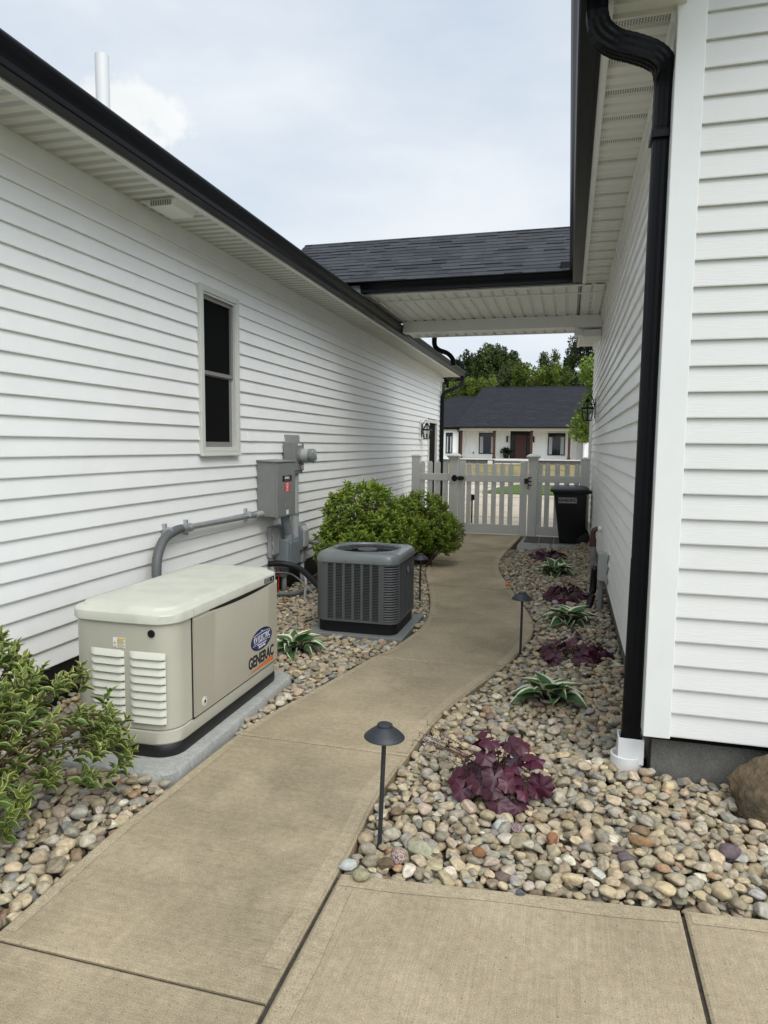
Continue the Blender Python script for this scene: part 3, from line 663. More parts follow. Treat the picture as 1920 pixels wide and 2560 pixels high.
b = MB(); levels(b, fpg, [(.012, .158), (.012, .166), (.002, .168), (.002, .70)]); b.build('body', 'gen_beige', g, smooth=True, auto=35)
# door panel on the path side with a scooped grip along its top
b = MB(); ys = np.linspace(2.985, 3.995, 22); vs = []
for y in ys:
    t = (y-2.985)/1.01; sc = .022*max(0, math.sin(math.pi*min(1, max(0, (t-.18)/.72))))**.7
    vs += [(GX1+.007, y, .172), (GX1+.009, y, .182), (GX1+.009, y, .672-sc), (GX1-.004, y, .690-sc*.3)]
n = len(ys); b.add(vs, [(i*4+k, (i+1)*4+k, (i+1)*4+k+1, i*4+k+1) for i in range(n-1) for k in range(3)])
b.box(GX1-.02, GX1+.0085, 2.983, 2.985, .172, .688); b.box(GX1-.02, GX1+.0085, 3.995, 3.997, .172, .688); b.box(GX1-.02, GX1+.0075, 2.985, 3.995, .169, .172)
dp_ = b.build('side_panel', 'gen_door', g, smooth=True, auto=30)
b = MB(); b.box(GX1-.003, GX1+.002, 2.975, 2.983, .165, .69); b.box(GX1-.003, GX1+.003, 2.98, 4.0, .1605, .1665); b.build('panel_gap', 'ink_black', dp_); MB().box(GX1-.001, GX1+.0035, 3.15, 3.96, .640, .6885).build('grip_shade', 'black_plastic', dp_)  # black strip above the scoop is painted shade under the lid
b = MB(); b.lathe([(.026, 0), (.026, .002), (.020, .003), (.020, .001), (.013, .001), (.013, .004), (0.001, .004)], (GX1+.0095, 3.075, .222), 24, axis='x'); b.build('lock', 'gen_louver', dp_, smooth=True, auto=30)
b = MB(); b.lathe([(.008, 0), (.008, .002)], (GX1+.0137, 3.075, .222), 16, axis='x'); b.build('keyhole', 'ink_black', dp_)
# lid
lf = lambda i: rrect(GX0-.012+i, GX1+.014-i, GY0-.012+i, GY1+.012-i, max(.02, .115-i*.6), 7, bow=.014)
b = MB(); levels(b, lf, [(.02, .688), (.003, .690), (0, .694), (.001, .730), (.004, .737), (.026, .748), (.034, .750), (.046, .762), (.055, .765), (.12, .768), (.20, .770)])
lid = b.build('lid', 'gen_lid', g, smooth=True, auto=24)
b = MB(); b.box(-2.28, GX1+.016, 2.975, 2.979, .70, .7285); b.build('lid_seam', 'gen_beige', lid)
# louvred end
b = MB(); nl = 9; pit = (.553-.195)/nl
for xa, xb in ((-2.235, -2.045), (-2.015, -1.825)):
    for i in range(nl):
        zt = .553-i*pit; xs = np.linspace(xa, xb, 12); vs = []
        for x in xs:
            xm = (GX0+GX1)/2; y = GY0-.012*(1-((x-xm)/.29)**2)+.002; e = min(1, (x-xa)/.014, (xb-x)/.014); e = math.sqrt(max(0, e))
            vs += [(x, y+.0005, zt), (x, y-.006*e-.001, zt-pit*.30), (x, y-.013*e-.001, zt-pit*.66), (x, y-.015*e-.001, zt-pit*.80), (x, y-.012*e-.001, zt-pit*.86), (x, y+.004, zt-pit*.86)]
        b.add(vs, [(j*6+k, j*6+k+1, (j+1)*6+k+1, (j+1)*6+k) for j in range(11) for k in range(5)])
b.build('louvers', 'gen_louver', g, smooth=True, auto=50)
b = MB()
for xa, xb in ((-2.231, -2.049), (-2.011, -1.829)):
    for i in range(nl+0):
        zt = .553-i*pit; x0 = xa; vs = []
        for x in np.linspace(xa, xb, 6):
            y = GY0-.012*(1-((x+2.08)/.29)**2)+.0008; vs += [(x, y, zt-pit*.99), (x, y, zt-pit*.85)]
        b.add(vs, [(2*j, 2*j+1, 2*j+3, 2*j+2) for j in range(5)])
b.build('louver_openings', 'cavity', g)
b = MB(); b.lathe([(.019, .0), (.019, -.004), (.013, -.004), (.013, .002)], (-1.895, GY0-.006, .645), 22, axis='y'); b.lathe([(.0129, .001), (.0129, -.0035)], (-1.895, GY0-.006, .645), 20, axis='y')
b.build('plug', 'black_plastic', g)
b = MB(); b.lathe([(.030, .002), (.030, -.002), (.028, -.0025), (.028, 0)], (-1.865, GY0+.016, .128), 24, axis='y', cap=False); b.build('knockout', 'gen_louver', g)
# warning sticker on the end
st = rects('warning_sticker', 'white_ink', g, [(-2.105, -2.037, .563, .613)], 'y', GY0-.0115)
rects('sticker_bands', 'yellow_ink', st, [(-2.081, -2.038, .604, .611), (-2.081, -2.038, .588, .594), (-2.081, -2.038, .571, .577)], 'y', GY0-.0128, .0006)
rects('sticker_print', 'grey_ink', st, [(-2.081, -2.043, .5995, .601), (-2.081, -2.045, .5965, .598), (-2.081, -2.043, .584, .5855), (-2.081, -2.047, .581, .5825), (-2.081, -2.043, .5665, .568), (-2.101, -2.086, .570, .572), (-2.101, -2.088, .566, .568)], 'y', GY0-.0128, .0006)
b = MB(); b.prism([(-2.103, .581), (-2.085, .581), (-2.094, .597)], 'y', GY0-.0133, GY0-.0128); b.build('warning_triangle', 'yellow_ink', st)
# round decal, lettering and stripe on the side panel
dx = GX1+.0098
def ellipse(b, cy, cz, ry, rz, x, th, n=40): b.add([(x+k*th, cy+ry*math.cos(2*math.pi*i/n), cz+rz*math.sin(2*math.pi*i/n)) for k in (0, 1) for i in range(n)], [(i, (i+1) % n, n+(i+1) % n, n+i) for i in range(n)]+[tuple(range(n, 2*n))])
b = MB(); ellipse(b, 3.765, .365, .148, .066, dx, .0004); de = b.build('dealer_decal', 'ink_black', g)
b = MB(); ellipse(b, 3.765, .365, .139, .060, dx+.0004, .0004); b.build('decal_field', 'navy_ink', de)
text('decal_name', 'KV ELECTRIC', .054, 'white_ink', de, (dx+.0016, 3.768, .372), (0, 1, 0), (0, 0, 1), sx=.72)
b = MB()
for cz, s, wd in ((.399, 1, .112), (.343, 1, .122)):
    P = [(dx+.0014, 3.765+wd*t, cz+.008*(1-t*t)*s) for t in np.linspace(-1, 1, 14)]; b.tube(P, .0011, 6)
b.build('decal_rules', 'white_ink', de)
text('decal_strapline', 'Residential  Commercial', .013, 'white_ink', de, (dx+.0016, 3.765, .337), (0, 1, 0), (0, 0, 1), sx=.95)
text('decal_phone', '330-878-1065', .020, 'white_ink', de, (dx+.0016, 3.765, .320), (0, 1, 0), (0, 0, 1), sx=.85)
text('decal_since', 'Since', .009, 'white_ink', de, (dx+.0016, 3.765, .415), (0, 1, 0), (0, 0, 1))
text('brand_lettering', 'GENERAC', .094, 'ink_black', g, (dx+.0008, 3.76, .248), (0, 1, 0), (0, 0, 1), sx=.84, bold=.0026)
b = MB(); b.prism([(3.575, .193), (3.93, .187), (3.93, .217)], 'x', dx, dx+.0008); b.build('brand_stripe', 'orange_ink', g)
bd = rects('lid_badge', 'ink_black', lid, [(3.80, 3.94, .698, .726)], 'x', GX1+.0142, .0015)
rects('badge_plate', 'grey_ink', bd, [(3.81, 3.875, .702, .722)], 'x', GX1+.0158); 
text('badge_print', 'GUARDIAN', .010, 'ink_black', bd, (GX1+.017, 3.842, .712), (0, 1, 0), (0, 0, 1))
text('badge_print', '22', .012, 'white_ink', bd, (GX1+.017, 3.91, .712), (0, 1, 0), (0, 0, 1))

# ---------------------------------------------------------------- air conditioning unit
AX0, AX1, AY0, AY1 = -1.99, -1.29, 5.22, 5.93
tag(MB().box(AX0-.06, AX1+.06, AY0-.05, AY1+.10, -.08, .018).build('unit_pad', 'elec_grey', bevel=.006), 'flat dark grey plastic pad under the air conditioner', 'equipment pad')
ac = thing('air_conditioner', 'dark grey outdoor air conditioning unit with louvred sides on a flat pad', 'air conditioner', (-1.64, 5.57, .018))
fa = lambda i: rrect(AX0+i, AX1-i, AY0+i, AY1-i, .10-i*.6, 7)
b = MB(); levels(b, fa, [(.012, .018), (.012, .105), (.006, .118)]); b.build('base_pan', 'ac_base', ac, smooth=True, auto=35)
b = MB(); levels(b, fa, [(.018, .118), (.018, .60)]); b.build('coil', 'cavity', ac, smooth=True, auto=35)
def run(fp, i0, i1): return fp[i0:i1]
def path_slats(b, path, zs, hgt, o_top, o_bot, closed=False):
    """small tilted blades following a plan path (list of (x,y,nx,ny))"""
    for z in zs:
        vs = []
        for x, y, nx, ny in path: vs += [(x+nx*o_top, y+ny*o_top, z+hgt), (x+nx*o_bot, y+ny*o_bot, z), (x+nx*(o_top-.004), y+ny*(o_top-.004), z-.001)]
        n = len(path); b.add(vs, [(i*3+k, i*3+(k+1) % 3, (i+1)*3+(k+1) % 3, (i+1)*3+k) for i in range(n-1) for k in range(3)]+[(0, 1, 2), ((n-1)*3+2, (n-1)*3+1, (n-1)*3)])
def arc_path(cx, cy, r, a0, a1, n=8): return [(cx+r*math.cos(R(a)), cy+r*math.sin(R(a)), math.cos(R(a)), math.sin(R(a))) for a in np.linspace(a0, a1, n)]
rc = .085
zs = np.arange(.135, .592, .0128)
for nm, parts in (('near', 1), ('side', 2)):
    b = MB()
    if nm == 'near':
        path_slats(b, [(x, AY0+.004, 0, -1) for x in (-1.90, -1.44)], zs, .0048, -.008, .002)
        for x in (-1.886, -1.817, -1.740, -1.660, -1.584, -1.506, -1.432): b.box(x-.011, x+.011, AY0+.0015, AY0+.008, .125, .60)
    else:
        path_slats(b, [(AX1-.004, y, 1, 0) for y in (AY0+.10, AY1-.09)], zs, .0048, -.008, .002)
        for y in np.linspace(AY0+.11, AY1-.10, 8): b.box(AX1-.008, AX1-.0015, y-.005, y+.005, .125, .60)
    b.build('grille', 'ac_grey', ac)
b = MB(); path_slats(b, [(-1.405, AY0+.003, 0, -1)]+arc_path(AX1-rc-.003, AY0+rc+.003, rc, -90, 0, 9)+[(AX1-.003, AY0+.098, 1, 0)], np.arange(.135, .59, .0205), .0115, -.006, .004)
b.build('corner_louvers', 'ac_grey', ac, smooth=True, auto=35)
b = MB()
for x0, x1 in ((-1.425, -1.398),): b.box(x0, x1, AY0+.001, AY0+.01, .122, .60)
b.box(AX1-.01, AX1-.001, AY0+.088, AY0+.103, .122, .60)
b.build('corner_trim', 'ac_grey', ac)
def strip(b, path, z0, z1, th=.008):
    vs = []
    for x, y, nx, ny in path: vs += [(x, y, z0), (x, y, z1), (x-nx*th, y-ny*th, z1), (x-nx*th, y-ny*th, z0)]
    n = len(path); b.add(vs, [(i*4+k, i*4+(k+1) % 4, (i+1)*4+(k+1) % 4, (i+1)*4+k) for i in range(n-1) for k in range(4)]+[(0, 1, 2, 3), ((n-1)*4+3, (n-1)*4+2, (n-1)*4+1, (n-1)*4)])
b = MB(); strip(b, [(AX0+.001, AY0+.30, -1, 0)]+arc_path(AX0+rc, AY0+rc, rc-.001, 180, 270, 9)+[(-1.895, AY0+.001, 0, -1)], .118, .602); strip(b, [(AX0+.001, AY1-.1, -1, 0), (AX0+.001, AY0+.31, -1, 0)], .118, .602)
strip(b, [(AX1-.09, AY1, 0, 1)]+arc_path(AX1-rc, AY1-rc, rc-.001, 90, 0, 8)+[(AX1-.001, AY1-.10, 1, 0)], .118, .602); strip(b, [(AX0+.1, AY1-.002, 0, 1), (AX1-.09, AY1-.002, 0, 1)], .118, .602)
b.build('corner_panel', 'ac_grey', ac, smooth=True, auto=35)
b = MB(); ring = lambda o: [(AX0+rc-.02, AY0-o, 0, -1)]+arc_path(AX1-rc, AY0+rc, rc+o, -90, 0, 9)+[(AX1+o, AY1-rc, 1, 0)]
strip(b, ring(.001), .112, .130, .02); b.build('rail', 'ac_grey', ac, smooth=True, auto=35)
b = MB(); strip(b, ring(.001), .592, .604, .02); b.build('rail', 'ac_grey', ac, smooth=True, auto=35)
# top with the round fan opening
cx, cy, fr_ = (AX0+AX1)/2, (AY0+AY1)/2, .275
def outer(i, n=96):
    fp = rrect(AX0-.006+i, AX1+.006-i, AY0-.006+i, AY1+.006-i, .105-i*.5, 17); fp = fp+[fp[0]]; out = []
    an = np.unwrap([math.atan2(y-(AY0+AY1)/2, x-(AX0+AX1)/2) for x, y in fp]); q = np.linspace(an[0], an[0]+2*math.pi, n, endpoint=False)
    return list(zip(np.interp(q, an, [p[0] for p in fp]), np.interp(q, an, [p[1] for p in fp])))
rings = []
for i, z in ((0, .600), (0, .628), (.006, .652), (.022, .670), (.045, .677)): rings.append([(x, y, z) for x, y in outer(i)])
fp = outer(.045)
for r_, z in ((1.09, .683), (1.03, .684), (1.0, .676), (.985, .655), (.985, .63)):
    rings.append([(cx+fr_*r_*math.cos(math.atan2(y-cy, x-cx)), cy+fr_*r_*math.sin(math.atan2(y-cy, x-cx)), z) for x, y in fp])
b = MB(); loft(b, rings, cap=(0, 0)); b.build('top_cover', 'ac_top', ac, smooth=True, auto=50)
b = MB(); b.lathe([(.273, .60), (.273, .601)], (cx, cy, 0), 40); b.build('fan_well', 'cavity', ac)
b = MB()
for k in range(3):
    a0 = 2*math.pi*k/3+.5; vs = []
    for j in range(9):
        a = a0+j/8*1.55
        for r_ in (.06, .16, .262): vs.append((cx+r_*math.cos(a), cy+r_*math.sin(a), .622+.030*(j/8-.5)*(.6+r_)))
    b.add(vs, [(j*3+k2, (j+1)*3+k2, (j+1)*3+k2+1, j*3+k2+1) for j in range(8) for k2 in (0, 1)])
b.build('fan', 'black_plastic', ac, smooth=True)
b = MB(); b.lathe([(.085, .64), (.085, .667), (.078, .672), (0.001, .674)], (cx, cy, 0), 32); b.build('fan_hub', 'ac_grey', ac, smooth=True, auto=40)
b = MB()
for r_ in (.11, .14, .17, .20, .23, .26): b.tube([(cx+r_*math.cos(2*math.pi*k/40), cy+r_*math.sin(2*math.pi*k/40), .668) for k in range(41)], .0014, 5)
for k in range(8): a = 2*math.pi*k/8; b.tube([(cx+.08*math.cos(a), cy+.08*math.sin(a), .667), (cx+.274*math.cos(a), cy+.274*math.sin(a), .667)], .0018, 5)
b.build('fan_guard', 'black_plastic', ac)
b = MB(); b.lathe([(.030, 0), (.030, .004), (.026, .006), (.001, .006)], (AX1+.0005, 5.60, .505), 26, axis='x'); b.build('badge', 'chrome', ac, smooth=True, auto=35)
for x in (-1.905, -1.72, -1.48): MB().lathe([(.004, .003), (.004, -.004)], (x, AY0-.003, .613 if x > -1.9 else .585), 10, axis='y').build('screw', 'ink_black', ac)

# ---------------------------------------------------------------- electrical gear on the left wall
XW = XL+.016
t = thing('transfer_switch', 'tall grey electrical cabinet with red and black stickers on the left wall', 'electrical box', (XW, 6.38, 1.1))
def ebox(b, x0, x1, y0, y1, z0, z1): b.box(x0, x1, y0, y1, z0, z1)
b = MB(); ebox(b, XW, -2.735, 6.12, 6.56, .845, 1.385); b.build('cabinet', 'elec_grey', t, bevel=.006)
b = MB(); ebox(b, -2.735, -2.715, 6.115, 6.565, .838, 1.378); b.build('door', 'elec_grey', t, bevel=.005)
b = MB(); b.prism([(XW, 1.386), (-2.705, 1.380), (-2.705, 1.388), (XW, 1.402)], 'y', 6.105, 6.575); b.build('hood', 'elec_grey', t, bevel=.003)
s_ = rects('maker_sticker', 'ink_black', t, [(6.24, 6.47, 1.185, 1.245)], 'x', -2.7148)
text('maker_print', 'GENERAC', .034, 'white_ink', s_, (-2.7135, 6.355, 1.220), (0, 1, 0), (0, 0, 1), sx=.8, bold=.0005)
rects('sticker_underline', 'orange_ink', s_, [(6.30, 6.42, 1.196, 1.200)], 'x', -2.7138)
s_ = rects('danger_sticker', 'red_ink', t, [(6.29, 6.42, 1.085, 1.172)], 'x', -2.7148)
for i, (ln) in enumerate(('DANGER', 'STANDBY', 'POWER', 'SOURCE')): text('danger_print', ln, .018, 'white_ink', s_, (-2.7135, 6.355, 1.160-i*.021), (0, 1, 0), (0, 0, 1), sx=.95)
s_ = rects('rating_sticker', 'grey_ink', t, [(6.30, 6.42, .945, .972)], 'x', -2.7148); rects('rating_print', 'ink_black', s_, [(6.31, 6.40, .962, .965), (6.32, 6.41, .953, .956)], 'x', -2.7138)
rects('serial_sticker', 'white_ink', t, [(6.33, 6.39, .855, .90)], 'x', -2.7148)
t = thing('electric_meter', 'round glass electric meter on a grey box beside the transfer cabinet', 'electric meter', (XW, 6.9, 1.45))
b = MB(); ebox(b, XW-.012, XW+.012, 6.80, 7.20, 1.30, 1.66); b.build('backing_board', 'weathered_grey', t, bevel=.003)
b = MB(); ebox(b, XW+.012, -2.79, 6.74, 7.00, 1.275, 1.575); b.build('socket_box', 'elec_grey', t, bevel=.006)
b = MB(); b.lathe([(.088, 0), (.088, .014), (.078, .018), (.078, .03)], (-2.79, 6.89, 1.435), 36, axis='x'); b.build('collar', 'elec_grey', t, smooth=True, auto=35)
b = MB(); b.lathe([(.075, 0), (.075, .085), (.069, .086)], (-2.77, 6.89, 1.435), 36, axis='x'); b.build('barrel', 'elec_light', t, smooth=True, auto=35)
b = MB(); b.lathe([(.077, 0), (.077, .050), (.066, .062), (.02, .066), (.001, .066)], (-2.685, 6.89, 1.435), 36, axis='x'); b.build('glass_cover', 'clear_cover', t, smooth=True, auto=35)
b = MB(); ebox(b, -2.665, -2.663, 6.855, 6.925, 1.44, 1.468); b.lathe([(.004, 0), (.004, .072)], (-2.683, 6.85, 1.405), 8, axis='x'); b.lathe([(.004, 0), (.004, .072)], (-2.683, 6.93, 1.405), 8, axis='x'); b.build('dial', 'ink_black', t)
rects('seal_tag', 'white_ink', t, [(6.82, 6.93, 1.545, 1.563)], 'x', -2.7898); rects('meter_tag', 'red_ink', t, [(6.92, 6.985, 1.335, 1.35)], 'x', -2.7898); rects('meter_tag', 'white_ink', t, [(6.92, 6.985, 1.29, 1.333)], 'x', -2.7898)
b = MB(); ebox(b, XW+.02, -2.80, 6.76, 6.98, 1.245, 1.275); b.build('hub', 'elec_blue_grey', t, bevel=.004)
t = thing('service_conduit', 'vertical grey conduit running down from the electric meter', 'pipe', (-2.87, 6.93, 0))
b = MB(); b.tube([(-2.86, 6.90, 1.25), (-2.86, 6.90, .30)], .043, 20); b.build('pipe', 'elec_light', t, smooth=True, auto=40)
b = MB(); b.tube([(-2.86, 6.90, .815), (-2.86, 6.90, .79)], .047, 20); b.build('coupling', 'elec_blue_grey', t, smooth=True, auto=40); MB().tube([(-2.86, 6.90, .42), (-2.86, 6.90, .28)], .052, 20).build('coupling', 'elec_blue_grey', t, smooth=True, auto=40)
t = thing('cable_pipe', 'bent blue grey conduit leaving the bottom of the transfer cabinet', 'pipe', (-2.82, 6.55, .8))
b = MB(); b.tube(smooth_path([(-2.80, 6.50, .85), (-2.80, 6.50, .78), (-2.80, 6.54, .68), (-2.80, 6.58, .60), (-2.80, 6.58, .50)]), .045, 18); b.tube([(-2.80, 6.58, .63), (-2.80, 6.58, .52)], .053, 18); b.build('pipe', 'elec_blue_grey', t, smooth=True, auto=40)
t = thing('disconnect_box', 'rounded blue grey electrical box low on the wall under the bent conduit', 'electrical box', (-2.84, 6.7, .45))
b = MB(); ebox(b, XW, -2.77, 6.50, 6.82, .27, .575); b.build('case', 'elec_blue_grey', t, bevel=.02)
b = MB(); ebox(b, -2.77, -2.755, 6.53, 6.79, .29, .54); b.build('cover', 'elec_blue_grey', t, bevel=.006)
t = thing('shutoff_box', 'narrow grey switch box with a slanted hood right of the conduits', 'electrical box', (-2.88, 7.1, .55))
b = MB(); b.prism([(XW, .39), (-2.82, .39), (-2.82, .60), (-2.85, .665), (XW, .68)], 'y', 6.99, 7.20); b.build('case', 'elec_blue_grey', t, bevel=.004)
b = MB(); b.prism([(-2.822, .42), (-2.80, .42), (-2.80, .60), (-2.84, .655), (-2.85, .65)], 'y', 7.04, 7.17); b.build('lever_hood', 'elec_light', t, bevel=.004)
t = thing('telephone_box', 'weathered streaky grey telephone box low on the wall beside the generator', 'utility box', (-2.91, 6.5, .55))
b = MB(); ebox(b, XW, -2.885, 6.34, 6.68, .40, .715); b.build('case', 'weathered_grey', t, bevel=.006)
b = MB(); ebox(b, -2.885, -2.868, 6.36, 6.66, .425, .70); b.build('cover', 'weathered_grey', t, bevel=.008)
for z in (.46, .55, .65): MB().tube([(-2.875, 6.345, z-.02), (-2.875, 6.345, z+.02)], .009, 8).build('hinge', 'weathered_grey', t)
t = thing('small_junction', 'small grey box under the disconnect box feeding the cables', 'electrical box', (-2.87, 6.45, .2))
b = MB(); ebox(b, XW, -2.83, 6.55, 6.66, .17, .36); b.build('case', 'elec_grey', t, bevel=.004)
b = MB(); b.tube([(-2.86, 6.60, .18), (-2.86, 6.60, -.1)], .028, 14); b.build('pipe', 'elec_grey', t, smooth=True)
t = thing('junction_box', 'small light grey box right of the disconnect box with a pipe into the ground', 'electrical box', (-2.87, 7.2, .3))
b = MB(); ebox(b, XW, -2.84, 7.08, 7.18, .24, .40); b.build('case', 'elec_light', t, bevel=.004)
b = MB(); b.tube([(-2.87, 7.13, .25), (-2.87, 7.13, -.1)], .025, 14); b.build('pipe', 'elec_light', t, smooth=True)
# long horizontal conduit and its flexible end dropping behind the generator
t = thing('generator_conduit', 'horizontal galvanised conduit on the left wall bending down behind the generator', 'pipe', (-2.88, 5.2, .88))
b = MB(); b.tube([(-2.885, 4.70, .893), (-2.885, 6.02, .875)], .025, 18); b.build('pipe', 'galv', t, smooth=True, auto=40)
b = MB(); b.tube([(-2.885, 5.98, .875), (-2.885, 6.16, .875)], .031, 18); b.build('elbow', 'elec_light', t, smooth=True, auto=40)
P = smooth_path([(-2.885, 4.70, .892), (-2.88, 4.58, .888), (-2.86, 4.40, .845), (-2.83, 4.27, .74), (-2.81, 4.22, .60), (-2.80, 4.20, .42), (-2.78, 4.18, .25)], 10)
b = MB(); b.tube(P, .034, 16, ridge=.05); b.build('flexible_hose', 'flex_grey', t, smooth=True, auto=40)
b = MB(); b.tube([(-2.885, 4.67, .893), (-2.885, 4.76, .892)], .036, 16); b.build('connector', 'galv', t, smooth=True, auto=40)
for y in (4.50, 4.80, 5.84):
    b = MB(); b.tube([(-2.885, y-.012, .890), (-2.885, y+.012, .889)], .036, 16); b.box(XW, -2.905, y-.012, y+.012, .83, .95); b.build('clamp', 'galv', t)
# refrigerant lines and cables between wall and air conditioner
def cable(name, label, P, r, m, cat='hose', n=8):
    o = MB().tube(smooth_path(P, n), r, 12).build(name, m, smooth=True); return tag(o, label, cat)
cable('insulated_line', 'thick black insulated hose arching from the wall to the air conditioner', [(XW, 6.38, .33), (-2.80, 6.40, .34), (-2.62, 6.42, .30), (-2.40, 6.30, .19), (-2.15, 6.10, .07), (-1.97, 5.93, .03)], .030, 'rubber')
cable('copper_line', 'thin grey tube running under the black hose to the air conditioner', [(XW, 6.50, .22), (-2.75, 6.50, .22), (-2.55, 6.35, .17), (-2.3, 6.15, .08), (-2.0, 5.9, .06)], .008, 'galv')
cable('grey_cable', 'grey cable sagging onto the stones before the air conditioner', [(-2.80, 6.75, .28), (-2.62, 6.60, .16), (-2.5, 6.30, .0), (-2.25, 6.0, .0), (-1.98, 5.85, .08)], .013, 'elec_light', 'cable')
cable('low_conduit', 'grey flexible conduit lying low from the junction to the wall pipes', [(-2.85, 6.25, .05), (-2.65, 6.45, .03), (-2.45, 6.75, .08), (-2.2, 7.0, .16)], .020, 'flex_grey', 'cable')
cable('red_wire', 'thin red wire hanging below the weathered telephone box', [(-2.89, 6.52, .41), (-2.885, 6.52, .25), (-2.88, 6.5, .0)], .006, 'red_ink', 'wire', 3)
cable('black_wire', 'thin black wire looping below the weathered telephone box', [(-2.89, 6.58, .41), (-2.85, 6.62, .33), (-2.87, 6.55, .24), (-2.9, 6.5, .2)], .005, 'rubber', 'wire', 5)
t = thing('drain_pipe', 'dark brown elbow pipe with a cream end beside the air conditioner', 'pipe', (-2.8, 7.4, .3))
b = MB(); b.tube(smooth_path([(-2.80, 7.36, .42), (-2.68, 7.36, .40), (-2.62, 7.36, .34), (-2.62, 7.36, .22), (-2.66, 7.3, .10), (-2.75, 7.2, .0)]), .045, 16); b.build('elbow', 'pipe_brown', t, smooth=True)
b = MB(); b.tube(smooth_path([(XW, 7.36, .46), (-2.80, 7.30, .46), (-2.62, 7.20, .43), (-2.50, 7.08, .36)]), .052, 16); b.build('sleeve', 'pvc_cream', t, smooth=True)

# ---------------------------------------------------------------- leaves, plants, stones
def leaf_template(n=5, w=.36, fold=.12, droop=.15, margin=0, lobes=None):
    """leaf lying along +X from 0 to 1; inner blade (material 0) and margin ring (material 1)"""
    ts = np.linspace(0, 1, n+2)
    def hw(t): return w*.56*math.sin(math.pi*t**.82)*(1.12-.35*t) if 0 < t < 1 else 0
    mid = [(t, 0, -droop*t*t) for t in ts]
    V = []; F = []; MI = []
    rows = []
    for i, t in enumerate(ts):
        h = hw(t); z = -droop*t*t; r = []
        if h < 1e-6: r = [len(V)]*5; V.append((t, 0, z))
        else:
            k = 1-margin if margin else .5
            for f in (-1, -k, 0, k, 1): r.append(len(V)); V.append((t, f*h, z+fold*abs(f)*h/w*2*.5+ (.0 if abs(f) < 1 else .01)))
        rows.append(r)
    for i in range(len(rows)-1):
        a, b = rows[i], rows[i+1]
        for k in range(4):
            q = [a[k], b[k], b[k+1], a[k+1]]
            u = []
            for x in q:
                if x not in u: u.append(x)
            if len(u) < 3: continue
            if len(u) == 3: u.append(u[2])
            F.append(u); MI.append(1 if k in (0, 3) else 0)
    return np.array(V), F, MI
def tri_faces(F): 
    out = []; idx = []
    for i, f in enumerate(F):
        out.append((f[0], f[1], f[2])); idx.append(i)
        if f[3] != f[2]: out.append((f[0], f[2], f[3])); idx.append(i)
    return np.array(out), idx
def basis(d, up):
    """rotation matrices (n,3,3) with columns x=d, z~up"""
    d = d/np.linalg.norm(d, axis=1, keepdims=True); y = np.cross(up, d); ny = np.linalg.norm(y, axis=1, keepdims=True); y = np.where(ny > 1e-5, y/np.maximum(ny, 1e-5), np.array([[0, 1, 0]])); z = np.cross(d, y)
    return np.stack([d, y, z], 2)
def scatter(name, parent, tmpl, pos, Rm, sc, tint, mats, smooth=True):
    V, F, MI = tmpl; T, idx = tri_faces(F); MI = np.array(MI)[idx]
    n = len(pos); sc = sc if sc.ndim == 2 else np.repeat(sc[:, None], 3, 1)
    P = np.einsum('nij,nvj->nvi', Rm, V[None]*sc[:, None, :])+pos[:, None, :]
    faces = (T[None]+(np.arange(n)*len(V))[:, None, None]).reshape(-1, 3)
    return big_mesh(name, P.reshape(-1, 3), faces, mats, np.tile(MI, n), np.repeat(tint, len(V), 0), 'tint', parent, smooth)
def tints(n, lo=.7, hi=1.3, hue=.1):
    k = rng.uniform(lo, hi, (n, 1)); return np.clip(k*(1+rng.uniform(-hue, hue, (n, 3))), .1, 3)
LEAF_V = leaf_template(5, .42, .35, .20, .26)
LEAF_S = leaf_template(2, .50, .4, .25, .4)
